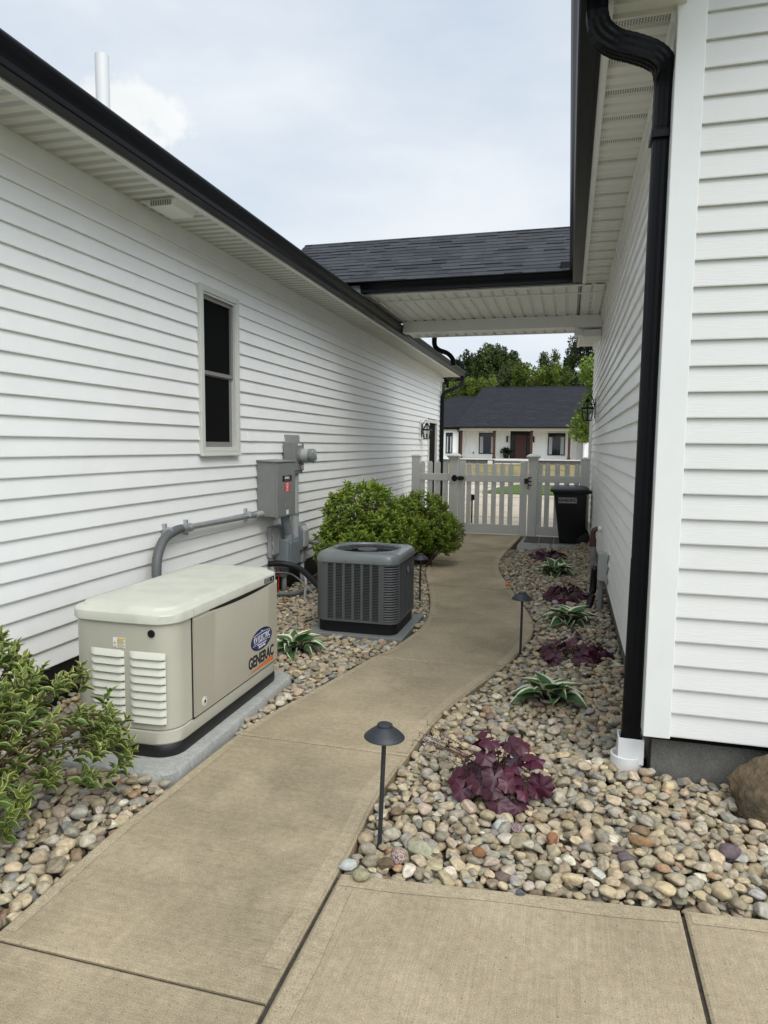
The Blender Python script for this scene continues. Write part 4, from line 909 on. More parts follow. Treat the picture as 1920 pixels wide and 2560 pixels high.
def shrub(name, label, base, blobs, nshoots, leaf, mats, per=9, group=None, stem_r=.004, low=.0, bare=.35, tmpl=LEAF_V, upb=.5, hi=1.3):
    t = thing(name, label, 'shrub', base, group)
    B = np.array(base); tips = []; 
    bl = [(np.array(c), np.array(r)) for c, r in blobs]; wts = np.array([r.prod()**(2/3) for c, r in bl]); wts /= wts.sum()
    while len(tips) < nshoots:
        c, r = bl[rng.choice(len(bl), p=wts)]; d = rng.normal(size=3); d /= np.linalg.norm(d)
        if d[2] < -.75: continue
        p = c+d*r*rng.uniform(.62, 1.04)**.5
        if p[2] < low: continue
        tips.append(p)
    tips = np.array(tips); pos = []; dr = []; sc = []; up = []; tn = []; sb = MB()
    for i, p in enumerate(tips):
        b0 = B+np.array([rng.normal()*.07, rng.normal()*.07, 0]); mid = b0*.5+p*.5+np.array([0, 0, .10])+rng.normal(size=3)*.02
        P = [b0, mid, p]; ax = p-mid; ax = ax/np.linalg.norm(ax); ax = ax*(1-upb)+np.array([0, 0, 1])*upb; ax /= np.linalg.norm(ax)
        if i % 3 == 0: sb.tube([tuple(q) for q in smooth_path([b0, mid, p], 3)], [stem_r*1.5]*3+[stem_r]*3+[stem_r*.6], 5)
        sh = rng.uniform(.82, 1.12); nl = per
        e1 = np.cross(ax, [1, 0, .3]); e1 /= np.linalg.norm(e1); e2 = np.cross(ax, e1)
        for j in range(nl):
            f = j/nl; ang = j*2.4+rng.uniform(-.3, .3); open_ = 1.25-.85*f+rng.uniform(-.15, .15)
            rad = e1*math.cos(ang)+e2*math.sin(ang); d = ax*math.cos(open_)+rad*math.sin(open_)
            pos.append(p-ax*(1-f)*leaf*1.5+rng.normal(size=3)*leaf*.08); dr.append(d); up.append(ax+.25*rng.normal(size=3))
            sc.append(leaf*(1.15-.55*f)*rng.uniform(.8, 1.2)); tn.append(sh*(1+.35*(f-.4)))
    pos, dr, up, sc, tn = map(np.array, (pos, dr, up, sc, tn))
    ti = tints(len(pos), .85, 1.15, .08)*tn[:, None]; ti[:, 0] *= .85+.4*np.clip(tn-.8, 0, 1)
    scatter('foliage', t, tmpl, pos, basis(dr, up), sc, ti*hi/1.3, mats)
    sb.build('stems', 'twig', t); return t
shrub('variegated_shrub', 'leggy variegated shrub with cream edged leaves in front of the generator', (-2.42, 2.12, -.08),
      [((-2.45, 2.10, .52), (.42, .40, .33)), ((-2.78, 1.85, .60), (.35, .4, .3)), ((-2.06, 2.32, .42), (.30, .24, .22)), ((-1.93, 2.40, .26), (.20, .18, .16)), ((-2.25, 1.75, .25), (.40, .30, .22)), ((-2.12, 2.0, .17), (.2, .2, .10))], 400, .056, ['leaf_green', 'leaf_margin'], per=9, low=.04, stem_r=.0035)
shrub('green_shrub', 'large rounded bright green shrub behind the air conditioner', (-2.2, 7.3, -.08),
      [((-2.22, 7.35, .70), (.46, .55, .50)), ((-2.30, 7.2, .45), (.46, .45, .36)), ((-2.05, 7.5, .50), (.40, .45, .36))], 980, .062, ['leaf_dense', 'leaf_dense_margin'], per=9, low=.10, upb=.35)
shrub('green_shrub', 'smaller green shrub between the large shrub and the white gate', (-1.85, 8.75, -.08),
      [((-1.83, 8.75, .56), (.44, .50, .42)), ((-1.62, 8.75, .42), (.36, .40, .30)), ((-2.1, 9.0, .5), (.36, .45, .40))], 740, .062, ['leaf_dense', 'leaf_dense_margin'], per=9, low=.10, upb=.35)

HOSTA = leaf_template(8, .66, .40, .50, .27)
def hosta(label, x, y, n, size, seed, sx=1.0):
    r = np.random.default_rng(seed); t = thing('hosta', label, 'plant', (x, y, 0), 'white edged hostas among the stones')
    a = np.arange(n)*2.4+r.uniform(-.3, .3, n); el = np.linspace(1.15, .25, n)+r.uniform(-.12, .12, n)
    d = np.stack([np.cos(a)*np.cos(el)*sx, np.sin(a)*np.cos(el), np.sin(el)], 1)
    L_ = size*r.uniform(.75, 1.15, n); w = r.uniform(.85, 1.15, n)
    pos = np.array([x, y, .0])+d*(.045*(1+np.linspace(0, 1.1, n)))[:, None]*np.array([1, 1, .8])
    Rm = basis(d, np.array([[0, 0, 1.]])+.15*r.normal(size=(n, 3)))
    scatter('leaves', t, HOSTA, pos, Rm, np.stack([L_, L_*w, L_], 1), tints(n, .8, 1.2, .06), ['hosta_green', 'hosta_white'])
    sb = MB()
    for p in pos[::1]: sb.tube([(x, y, -.06), tuple(p)], .0045, 5)
    sb.build('stalks', 'hosta_green', t); return t
hosta('white edged hosta nearest the camera, beside the second path light', -.055, 4.20, 22, .155, 3, 1.05)
hosta('white edged hosta between the two middle purple plants', .06, 6.15, 24, .165, 4)
hosta('farthest white edged hosta, in front of the trash bin', -.10, 8.55, 24, .18, 5)
hosta('white edged hosta between the generator and the air conditioner', -1.95, 4.72, 24, .145, 6)
def lobed():
    V = [(0.45, 0, .05)]; F = []; MI = []; n = 45
    for k in range(n):
        a = -math.pi*.93+2*math.pi*.93*k/(n-1); 
        r_ = .50+.05*math.cos(7*a)+.022*math.cos(21*a+.4)+.012*math.sin(33*a); z = -.16*r_*r_*2+.020*math.cos(7*a)+.05*math.sin(3*a+1)+.035*math.sin(5*a+2)
        V.append((.45+r_*math.cos(a), r_*math.sin(a), z))
    m = len(V)
    for k in range(n):
        a = -math.pi*.93+2*math.pi*.93*k/(n-1); r_ = .24; V.append((.45+r_*math.cos(a), r_*math.sin(a), .02+.010*math.cos(7*a)+.02*math.sin(3*a+1)))
    for k in range(n-1):
        F.append([1+k, 2+k, m+k+1, m+k]); F.append([m+k, m+k+1, 0, 0])
    MI = [0]*len(F); return np.array(V), F, MI
LOB = lobed()
def heuchera(label, x, y, n, rx, ry, h, leaf, seed, stems=6, sd=(-1, .1)):
    r = np.random.default_rng(seed); t = thing('purple_plant', label, 'plant', (x, y, 0), 'dark purple leafy plants among the stones')
    a = r.uniform(0, 2*math.pi, n); q = np.sqrt(r.uniform(.02, 1, n)); a = np.arange(n)*2.4+r.uniform(-.4, .4, n)
    pos = np.stack([x+rx*q*np.cos(a), y+ry*q*np.sin(a), h*(1-.75*q**2)*r.uniform(.35, 1.25, n)+.015], 1)
    out = np.stack([np.cos(a), np.sin(a), np.zeros(n)], 1); tilt = .25+.85*q
    d = out*np.cos(tilt*.8)[:, None]-np.array([[0, 0, 1]])*np.sin(tilt*.8)[:, None]*.8+.25*r.normal(size=(n, 3))
    up = np.array([[0, -.35, 1.]])+out*.5*q[:, None]+.42*r.normal(size=(n, 3))
    ti = tints(n, .7, 1.5, .1)
    scatter('leaves', t, LOB, pos, basis(d, up), leaf*r.uniform(.75, 1.2, n), ti, ['heuchera_leaf'])
    nd = 4; pd = pos[:nd]*1; pd[:, 2] = .015; pd[:, 0] += rx*.5*np.cos(a[:nd]*3)
    scatter('dead_leaves', t, LOB, pd, basis(d[:nd], up[:nd]), leaf*.6*np.ones(nd), tints(nd), ['heuchera_dead'])
    sb = MB()
    for p in pos: sb.tube([(x, y, -.05), tuple((np.array([x, y, 0])+p)/2+np.array([0, 0, .02])), tuple(p)], .0022, 4)
    sb.build('stalks', 'flower_stem', t)
    sb = MB()
    for i in range(stems):
        L_ = r.uniform(.75, 1.1)*rx*2.2; aa = math.atan2(sd[1], sd[0])+r.uniform(-.4, .4); e = r.uniform(.25, .6)
        P = smooth_path([(x, y, h*.3), (x+L_*.5*math.cos(aa), y+L_*.5*math.sin(aa), h*.3+L_*.5*e), (x+L_*math.cos(aa), y+L_*math.sin(aa), h*.3+L_*.8*e)], 4)
        sb.tube(P, .0014, 4)
        for q_ in P[4:]:
            for s in range(2):
                v = np.array(q_)+r.normal(size=3)*.014; sb.tube([q_, tuple(v)], .0009, 3); sb.lathe([(.0005, -.003), (.003, 0), (.0005, .004)], tuple(v), 5)
    sb.build('flower_stems', 'flower_stem', t); return t
heuchera('dark purple plant nearest the camera, right of the first path light', -.245, 2.98, 50, .175, .15, .235, .092, 21, 9)
heuchera('wide dark purple plant beyond the nearest hosta', .09, 5.12, 42, .235, .17, .15, .11, 22, 4, (1, 1))
heuchera('dark purple plant beyond the middle hosta', .03, 7.15, 36, .225, .2, .11, .11, 23, 3, (-.3, 1))
heuchera('farthest dark purple plant, right in front of the trash bin', -.22, 9.70, 36, .21, .2, .14, .11, 24, 4, (-.2, .6))

# river stones: dropped one by one on a height field so that they bed into each other
def ico(sub):
    import bmesh
    bm = bmesh.new(); bmesh.ops.create_icosphere(bm, subdivisions=sub, radius=1); v = np.array([x.co[:] for x in bm.verts]); f = np.array([[x.index for x in q.verts] for q in bm.faces]); bm.free(); return v, f
def stone_shape(sub, seed, ang=.5):
    r = np.random.default_rng(seed); v, f = ico(sub); d = v.copy()
    k = np.array([1+.16*noise.noise(Vector(q*1.1)+Vector((seed*3.1, 0, 0)))+.05*noise.noise(Vector(q*2.6)+Vector((0, seed*2.3, 0))) for q in d]); v = v*k[:, None]
    for j in range(r.integers(4, 11)):            # worn flats
        n_ = r.normal(size=3); n_ /= np.linalg.norm(n_); c = r.uniform(.50, .82); e = v@n_-c; v = v-np.where(e > 0, e*ang, 0)[:, None]*n_
    v /= np.abs(v).max(0); return v, f
SH2 = [stone_shape(2, i, (.6, .85, 1.)[i % 3]) for i in range(24)]
PAL = np.array([(.36, .30, .21), (.32, .275, .195), (.30, .265, .195), (.30, .275, .22), (.27, .26, .235), (.24, .24, .23), (.30, .20, .125), (.19, .145, .13), (.46, .43, .36), (.22, .165, .11), (.36, .30, .24), (.39, .33, .22), (.33, .31, .26), (.25, .235, .19)])
PW = np.array([.18, .17, .14, .12, .07, .04, .022, .018, .04, .04, .05, .05, .10, .06]); PW /= PW.sum()
GR = .006; GX, GY = -3.0, 1.0; NX, NY = int(5.4/GR), int(11.2/GR)
H = np.full((NX, NY), -.055); xs_ = GX+np.arange(NX)*GR; ys_ = GY+np.arange(NY)*GR
XX, YY = np.meshgrid(xs_, ys_, indexing='ij')
lx = np.interp(ys_, [p[1] for p in LL], [p[0] for p in LL]); rx_ = np.interp(ys_, [p[1] for p in RR], [p[0] for p in RR])
free = ((XX < lx[None, :]-.004) & (XX > XL+.02)) | ((XX > rx_[None, :]+.004) & (XX < 2.1))
free &= ~((XX > -.75) & (YY < 2.245+(XX+.75)*.108)) & ~((XX > XR+.035) & (YY > YF+.06)) & ~((XX > -1.0) & (YY > 10.45+.95*np.maximum(0, XX+.62)))
free &= ~((XX > -2.50) & (XX < -1.715) & (YY > 2.66) & (YY < 4.16)) & ~((XX > AX0-.06) & (XX < AX1+.06) & (YY > AY0-.05) & (YY < AY1+.1))
free &= ~(((XX-.335)**2+(YY-3.42)**2) < .086**2) & (YY > 1.05)
free &= ~((XX < -1.0) & (YY > 11.6))
H[~free] = .06
def drop(a, b, c, yaw, x, y, sink=.35):
    i0, i1 = int((x-a-GX)/GR), int((x+a-GX)/GR)+1; j0, j1 = int((y-a-GY)/GR), int((y+a-GY)/GR)+1
    if i0 < 0 or j0 < 0 or i1 >= NX or j1 >= NY: return None
    sx = XX[i0:i1, j0:j1]-x; sy = YY[i0:i1, j0:j1]-y; cy, sn = math.cos(yaw), math.sin(yaw)
    u = (sx*cy+sy*sn)/a; v = (-sx*sn+sy*cy)/b; r2 = u*u+v*v; k = r2 < .80
    if not k.any(): return None
    hh = np.sqrt(np.maximum(0, 1-r2))*c; z = (H[i0:i1, j0:j1]+hh)[k]; zc = np.quantile(z, 1-sink*.4)-c*sink
    return zc, (i0, i1, j0, j1), k, hh
stones = []
cand = np.argwhere(free)
def zone_target(x, y):                                   # top of the bed: dips a little, rises towards the house wall
    t = -.004
    if x > -.9: t += .045*max(0, 1-abs(x-.42)/.45)
    return t
fill = 0; tries = 0; N_ST = 27000
while len(stones) < N_ST and tries < 50000:
    tries += 1
    big = rng.random() < .38
    a = rng.uniform(.028, .043) if big else rng.uniform(.014, .028)
    if rng.random() < .03: a *= 1.25
    b_ = a*rng.uniform(.62, .92); c_ = a*rng.uniform(.38, .66); yaw = rng.uniform(0, math.pi); best = None
    for k in range(5):
        ci = cand[rng.integers(len(cand))]; x, y = xs_[ci[0]], ys_[ci[1]]
        q = drop(a, b_, c_, yaw, x, y)
        if q is None: continue
        sc_ = q[0]-zone_target(x, y)
        if best is None or sc_ < best[0]: best = (sc_, q, x, y)
    if best is None: continue
    sc_, (zc, (i0, i1, j0, j1), k, hh), x, y = best
    if sc_+c_*.5 > .020: continue
    blk = H[i0:i1, j0:j1]; new = zc+hh; m_ = k & (new > blk); blk[m_] = new[m_]
    stones.append((x, y, zc, a, b_, c_, yaw))
ST = np.array(stones)
def stone_mesh(name, S_, shapes, seed):
    r = np.random.default_rng(seed); V = []; F = []; CO = []; off = 0
    which = r.integers(0, len(shapes), len(S_)); yaw = S_[:, 6]; n = len(S_)
    tx, ty = r.normal(size=n)*.14, r.normal(size=n)*.14
    cyw, syw = np.cos(yaw), np.sin(yaw)
    d = np.stack([cyw, syw, tx], 1); up = np.stack([ty*-syw, ty*cyw, np.ones(n)], 1); Rm = basis(d, up)
    col = PAL[r.choice(len(PAL), n, p=PW)]*np.array([1.13, 1.08, 1.0])*r.uniform(.68, 1.2, (n, 1))*(1+r.uniform(-.025, .025, (n, 3)))
    near = S_[:, 1] < 5.5
    for i, v, f in [(i, v, f) for i, (lo_, hi_) in enumerate([(q[0:2], q[2]) for q in shapes]) for v, f in (lo_, hi_)]:
        k = np.where((which == i) & (near == (len(v) > 100)))[0]
        if not len(k): continue
        fl = r.choice([-1, 1], (len(k), 3)); fl[:, 2] = fl[:, 0]*fl[:, 1]     # mirrored pairs keep winding
        P = np.einsum('nij,nvj->nvi', Rm[k], v[None]*(S_[k, 3:6]*fl)[:, None, :])+S_[k, None, :3]
        nv = len(v); F.append((f[None]+(off+np.arange(len(k))*nv)[:, None, None]).reshape(-1, 3)); V.append(P.reshape(-1, 3)); off += nv*len(k)
        cc = np.repeat(col[k], nv, 0)
        nz = np.tile(v, (len(k), 1)); ph = np.repeat(r.uniform(0, 20, len(k)), nv); am = np.repeat(np.where(r.random(len(k)) < .3, .16, .03), nv)
        CO.append(cc*(1+(am*np.sin(nz[:, 1]*7+nz[:, 2]*5+ph))[:, None]))
    return big_mesh(name, np.concatenate(V), np.concatenate(F), ['stone'], None, np.clip(np.concatenate(CO), .02, .9), 'Col')
SHN = [stone_shape(3, i, (.6, .85, 1.)[i % 3]) for i in range(24)]
g_ = stone_mesh('gravel', ST, [(a, b, c) for (a, b), c in zip(SH2, SHN)], 5); g_['kind'] = 'stuff'; g_['label'] = 'rounded river stones filling the beds beside the path'; g_['category'] = 'gravel'
# stones one can tell apart, each lying on the others
SH3 = [stone_shape(4, 100+i, .5+.4*(i % 2)) for i in range(8)]
def special(i, label, x, y, a, b_, c_, yaw, col, m='stone', z=None, tilt=(0, 0), shape=None):
    if z is None:
        q = drop(a, b_, c_, yaw, x, y, .5); z = q[0] if q else .0
    v, f = shape or SH3[i % 8]
    d = np.array([[math.cos(yaw), math.sin(yaw), tilt[0]]]); up = np.array([[-math.sin(yaw)*tilt[1], math.cos(yaw)*tilt[1], 1.]])
    P = (basis(d, up)[0]@(v*np.array([a, b_, c_])).T).T
    t = big_mesh('river_stone', P, f, [m], None, np.tile(np.array(col), (len(P), 1)), 'Col'); t.location = (x, y, z)
    return tag(t, label, 'stone', 'single stones lying on the gravel')
special(0, 'olive stone resting on the corner of the concrete slab near the first path light', -.665, 2.215, .036, .028, .022, .4, (.26, .24, .15), z=.018)
special(1, 'grey rounded stone at the corner between path and slab', -.735, 2.275, .036, .026, .022, .1, (.33, .34, .31))
special(2, 'white egg shaped stone in front of the nearest purple plant', -.215, 2.72, .040, .030, .02, 1.1, (.42, .44, .40))
special(3, 'white teardrop stone near the front edge of the bed', .155, 2.43, .038, .024, .016, 1.9, (.47, .45, .38))
special(4, 'dark mauve round stone near the boulder', .64, 2.70, .040, .038, .026, 0, (.13, .10, .105))
special(5, 'dark mauve flat stone at the middle of the front bed', .26, 2.56, .038, .032, .020, .5, (.12, .095, .10))
special(6, 'rust coloured upright stone in the middle of the front bed', -.01, 2.63, .030, .022, .026, 1.3, (.26, .125, .065))
special(7, 'speckled maroon stone left of the rust coloured stone', -.15, 2.70, .034, .028, .022, 2.2, (.32, .22, .22), 'speckled_stone')
special(0, 'brown stone with a pale spot near the slab edge', -.275, 2.46, .030, .026, .020, .2, (.22, .11, .055))
special(1, 'large pale green grey angular stone near the slab edge', -.50, 2.43, .052, .034, .028, 2.9, (.30, .29, .20))
special(2, 'pink speckled stone near the foot of the first path light', -.565, 2.36, .032, .028, .028, .9, (.42, .31, .27), 'speckled_stone')
special(3, 'dark speckled stone lying against the front edge', -.60, 2.30, .034, .028, .022, .3, (.12, .085, .05))
special(4, 'orange brown long stone on the right of the front bed', .32, 2.66, .048, .022, .02, -.3, (.27, .165, .085))
special(5, 'small dark blue grey stone on the slab edge', -.11, 2.285, .018, .013, .012, .5, (.10, .11, .125), z=.008)
special(6, 'purple grey stone beside the left edge of the path', -2.35, 1.95, .05, .036, .028, .4, (.22, .20, .20))
# boulder
v, f = stone_shape(5, 79, 1.0)
nzv = np.array([noise.fractal(Vector(q*2.2), 1, 2, 5) for q in v]); v = v*(1+.10*nzv)[:, None]*np.array([.33, .19, .20])
bo = big_mesh('boulder', v, f, ['boulder'], None, None, 'tint'); bo.location = (1.03, 3.10, .08); bo.rotation_euler = (R(10), R(-12), R(-18))
tag(bo, 'large brown rock against the foundation at the right edge', 'boulder')
# orange ball
b = MB(); b.lathe([(max(.001, .021*math.sin(math.pi*k/10)), -.021*math.cos(math.pi*k/10)) for k in range(11)], (-.60, 7.50, .045), 16)
tag(b.build('ball', 'orange_ball', smooth=True), 'small bright orange ball at the edge of the path', 'ball')

# ---------------------------------------------------------------- path lights
def path_light():
    t = thing('path_light', 'x', 'path light', (0, 0, 0), 'black mushroom path lights along the walk')
    b = MB(); b.lathe([(.009, -.08), (.009, .43), (.013, .432), (.013, .445), (.0, .446)], n=14); b.build('stem', 'lamp_black', t, smooth=True, auto=40)
    b = MB(); b.lathe([(.001, .484), (.026, .483), (.030, .480), (.0305, .472), (.036, .468), (.062, .449), (.078, .434), (.0795, .430), (.078, .428), (.060, .442), (.03, .463), (.001, .468)], n=36, cap=False); b.build('shade', 'lamp_black', t, smooth=True, auto=35)
    b = MB(); b.lathe([(.016, .43), (.016, .468)], n=16); b.build('socket', 'black_metal', t, smooth=True, auto=40)
    return t
pl = path_light()
for i, (x, y, tl, lab) in enumerate(((-.662, 2.448, (-1.5, 1.6), 'nearest black mushroom path light, at the corner of the front slab'), (-.30, 5.12, (0, .5), 'second black mushroom path light, beside the nearest hosta'), (-1.39, 6.60, (0, 0), 'black path light half hidden behind the air conditioner'))):
    o = pl if i == 0 else copy_tree(pl)
    o.location = (x, y, 0); o.rotation_euler = (R(tl[0]), R(tl[1]), 0); o['label'] = lab
    if i == 1: o.location.z = -.01
t = thing('drive_light', 'small black stake light standing on the far side of the gate', 'path light', (-1.83, 13.6, 0))
MB().tube([(-1.83, 13.6, -.05), (-1.83, 13.6, .50)], .016, 10).build('stem', 'black_metal', t)
MB().prism([(-1.86, .47), (-1.72, .51), (-1.73, .54), (-1.80, .60), (-1.86, .60)], 'y', 13.55, 13.65).build('head', 'black_metal', t, bevel=.005)

# ---------------------------------------------------------------- picket fence and gate
YG = 12.10
fe = thing('picket_fence', 'white vinyl picket fence with capped posts on both sides of the gate', 'fence', (-1.2, YG, 0))
def post(x0, x1, top, cap):
    b = MB(); b.box(x0, x1, YG-.075, YG+.075, -.1, top); o = b.build('post', 'vinyl_fence', fe, bevel=.006)
    xc = (x0+x1)/2; b = MB(); h = (x1-x0)/2
    if cap: loft(b, [[(xc+sx*(h+e), YG+sy*(.075+e), z) for sx, sy in ((-1, -1), (1, -1), (1, 1), (-1, 1))] for e, z in ((.006, top-.02), (.010, top+.005), (.030, top+.035), (.045, top+.045), (.045, top+.062), (.03, top+.068), (.005, top+.09), (-.05, top+.105))])
    else: loft(b, [[(xc+sx*(h+e), YG+sy*(.075+e), z) for sx, sy in ((-1, -1), (1, -1), (1, 1), (-1, 1))] for e, z in ((.006, top-.01), (.010, top+.005), (.006, top+.02), (-.06, top+.04))])
    b.build('post_cap', 'vinyl_fence', o, bevel=.002)
post(-2.72, -2.57, 1.37, False); post(-2.035, -1.885, 1.33, True); post(-.655, -.505, 1.335, True); post(.205, .355, 1.35, False)
def picket(x, top, par, w=.084, z0=.06, rnd=True):
    p = [(x-w/2, z0), (x+w/2, z0), (x+w/2, top-w/2)]+[(x+w/2*math.cos(R(a)), top-w/2+w/2*math.sin(R(a))) for a in range(20, 180, 20)]+[(x-w/2, top-w/2)] if rnd else [(x-w/2, z0), (x+w/2, z0), (x+w/2, top), (x-w/2, top)]
    MB().prism(p, 'y', YG-.034, YG-.016).build('picket', 'vinyl_fence', par, bevel=.002)
for x in (-2.525, -2.39, -2.245, -2.105): picket(x, 1.285, fe)
for x in (-.485+.025, -.335, -.175, -.012, .152): picket(x, 1.275, fe)
for x0, x1 in ((-2.57, -2.035), (-.505, .205)):
    for z0, z1 in ((.945, 1.065), (.03, .18)): box_part('rail', 'vinyl_fence', fe, x0, x1, YG-.016, YG+.03, z0, z1, .004)
    for z0, z1 in ((.945, 1.065), (.03, .18)): box_part('rail_cover', 'vinyl_fence', fe, x0, x1, YG-.048, YG-.034, z0, z1, .003)
gt = thing('picket_gate', 'white picket gate closed across the walk with black hinge and latch', 'gate', (-1.25, YG, 0))
for x in (-1.815, -.735): picket(x, 1.305, gt, .125, .0, False)
for i in range(6): picket(-1.69+.146*(i+.02)+.0, 1.265, gt)
for z0, z1 in ((.935, 1.06), (.03, .19)):
    box_part('rail', 'vinyl_fence', gt, -1.752, -.798, YG-.016, YG+.03, z0, z1, .004); box_part('rail_cover', 'vinyl_fence', gt, -1.752, -.798, YG-.050, YG-.034, z0, z1, .003)
def pill(b, x0, x1, z0, z1, y0, y1):
    r_ = (z1-z0)/2; P = [(x1-r_+r_*math.cos(R(a)), (z0+z1)/2+r_*math.sin(R(a))) for a in range(-90, 91, 18)]+[(x0+r_+r_*math.cos(R(a)), (z0+z1)/2+r_*math.sin(R(a))) for a in range(90, 271, 18)]
    b.prism(P, 'y', y0, y1)
b = MB(); pill(b, -1.99, -1.885, .935, 1.05, YG-.105, YG-.076); pill(b, -1.89, -1.77, .955, 1.03, YG-.095, YG-.035); b.build('hinge', 'black_plastic', gt, bevel=.006)
b = MB(); b.box(-.725, -.655, YG-.075, YG-.035, .92, 1.01); 
for z in (.89, .955, 1.02): b.box(-.66, -.60, YG-.11, YG-.076, z, z+.018)
b.box(-.665, -.65, YG-.10, YG-.08, .83, 1.04); b.build('latch', 'black_plastic', gt, bevel=.003)

# ---------------------------------------------------------------- wheeled trash bin
tb = thing('trash_bin', 'black wheeled trash bin with a white sticker standing against the right wall', 'trash bin', (.12, 11.55, 0))
bl_ = lambda x0, x1, y0, y1, z, r_=.04: [(x, y, z) for x, y in rrect(x0, x1, y0, y1, r_, 4)]
b = MB(); loft(b, [bl_(-.095, .295, 11.33, 11.76, 0), bl_(-.10, .30, 11.32, 11.77, .02), bl_(-.205, .305, 11.27, 11.83, .80), bl_(-.215, .315, 11.26, 11.84, .81), bl_(-.225, .318, 11.255, 11.845, .845)]); b.build('body', 'bin_black', tb, smooth=True, auto=30)
b = MB(); loft(b, [bl_(-.255, .345, 11.235, 11.865, .84), bl_(-.265, .355, 11.23, 11.87, .865), bl_(-.26, .35, 11.235, 11.865, .885), bl_(-.20, .30, 11.29, 11.81, .915), bl_(-.12, .22, 11.36, 11.74, .93)])
ld = b.build('lid', 'bin_black', tb, smooth=True, auto=28)
b = MB(); b.tube([(.36, 11.32, .835), (.375, 11.36, .845), (.375, 11.72, .845), (.36, 11.78, .835)], .014, 8); b.box(.31, .37, 11.34, 11.38, .815, .85); b.box(.31, .37, 11.70, 11.74, .815, .85); b.build('handle', 'bin_black', tb)
for y in (11.34, 11.76):
    b = MB(); b.lathe([(.11, -.025), (.11, .025)], (.26, y, .11), 24, axis='y'); w_ = b.build('wheel', 'rubber', tb, bevel=.008)
    b = MB(); b.lathe([(.05, -.028), (.05, .028)], (.26, y, .11), 16, axis='y'); b.build('hub', 'black_plastic', w_)
yf = 11.273
st = rects('sticker', 'grey_ink', tb, [(-.135, .155, .665, .755)], 'y', yf+.006, .012)
st = rects('sticker_face', 'weathered_grey', tb, [(-.133, .153, .667, .753)], 'y', yf-.007, .001)
for i, ch in enumerate('GARDEN'): text('sticker_print', ch, .062, 'ink_black', st, (-.098+i*.040+(.004 if i > 2 else 0), yf-.009, .710), (1, 0, 0), (0, 0, 1), bold=.002)
rects('sticker_edge', 'ink_black', st, [(-.13, -.121, .672, .745), (.135, .150, .735, .750)], 'y', yf-.0082, .0008)

# ---------------------------------------------------------------- right wall fittings
t = thing('pipe_elbow', 'dark brown elbow pipe with a white collar on the right wall', 'pipe', (.33, 7.8, .5))
b = MB(); b.tube(smooth_path([(.352, 7.8, .665), (.318, 7.8, .662), (.295, 7.8, .635), (.293, 7.8, .58), (.293, 7.8, .48)]), .028, 16); b.lathe([(.036, .47), (.036, .56)], (.293, 7.8, 0), 16); b.build('elbow', 'pipe_brown', t, smooth=True, auto=35)
b = MB(); b.tube([(.338, 7.8, .665), (.378, 7.8, .665)], .032, 16); b.build('collar', 'pvc_white', t, smooth=True, auto=40)
b = MB(); b.lathe([(.032, .34), (.032, .47)], (.297, 7.8, 0), 14); b.tube([(.30, 7.8, .35), (.30, 7.8, -.1)], .024, 12); b.build('riser', 'elec_grey', t, smooth=True, auto=40)
t = thing('utility_box', 'grey utility box low on the right wall with a conduit into the stones', 'utility box', (.33, 6.6, .4))
b = MB(); b.box(.30, .374, 6.50, 6.66, .33, .585); b.build('case', 'elec_light', t, bevel=.004)
b = MB(); b.tube([(.335, 6.58, .34), (.335, 6.58, -.1)], .024, 14); b.tube([(.335, 6.58, .20), (.335, 6.58, .17)], .029, 14); b.tube([(.335, 6.58, .05), (.335, 6.58, .03)], .027, 14); b.build('conduit', 'elec_grey', t, smooth=True, auto=40)
cable('black_hose', 'short black corrugated hose dropping from the utility box into the stones', [(.28, 6.7, .42), (.275, 6.75, .30), (.265, 6.75, .15), (.23, 6.7, .0), (.215, 6.65, -.06)], .033, 'rubber', 'hose', 8)
def lantern(label, loc, s, sz=1.0):
    """carriage lantern hanging on a wall bracket; s = direction from the wall"""
    x, y, z = loc; t = thing('wall_lantern', label, 'wall lantern', loc, 'black carriage lanterns on the white walls')
    lx_ = x+s*.13
    MB().box(min(x, x+s*.02), max(x, x+s*.02), y-.07, y+.07, z-.20, z+.20).build('mount_block', 'white_trim', t, bevel=.004)
    b = MB(); b.box(min(x+s*.02, x+s*.032), max(x+s*.02, x+s*.032), y-.035, y+.035, z-.14, z+.14); b.tube(smooth_path([(x+s*.03, y, z+.02), (x+s*.06, y, z+.14), (lx_-s*.02, y, z+.20), (lx_, y, z+.17)], 5), .007, 8); b.tube([(x+s*.03, y, z+.06), (lx_, y, z+.06)], .006, 8); b.build('bracket', 'black_metal', t)
    b = MB(); sq = lambda h, zz: [(lx_+a*h, y+c*h, z+zz) for a, c in ((-1, -1), (1, -1), (1, 1), (-1, 1))]
    loft(b, [sq(.002, .19), sq(.008, .15), sq(.03, .12), sq(.035, .10), sq(.028, .09)]); loft(b, [sq(.082, -.012), sq(.092, -.004), sq(.092, .01), sq(.078, .016)]); loft(b, [sq(.052, -.185), sq(.058, -.178), sq(.05, -.17)])
    for a, c in ((-1, -1), (1, -1), (1, 1), (-1, 1), (0, -1), (0, 1), (-1, 0), (1, 0)):
        b.tube([(lx_+a*.053, y+c*.053, z-.178), (lx_+a*.080, y+c*.080, z-.01)], .0065, 5); b.tube([(lx_+a*.074, y+c*.074, z+.012), (lx_+a*.03, y+c*.03, z+.098)], .0065, 5)
    b.tube([(lx_, y, z-.17), (lx_, y, z-.08)], .012, 8); b.build('cage', 'black_metal', t)
    b = MB(); loft(b, [sq(.050, -.176), sq(.077, -.012)], cap=(0, 0)); loft(b, [sq(.071, .016), sq(.027, .094)], cap=(0, 0)); b.build('glass', 'lantern_glass', t)
    return t
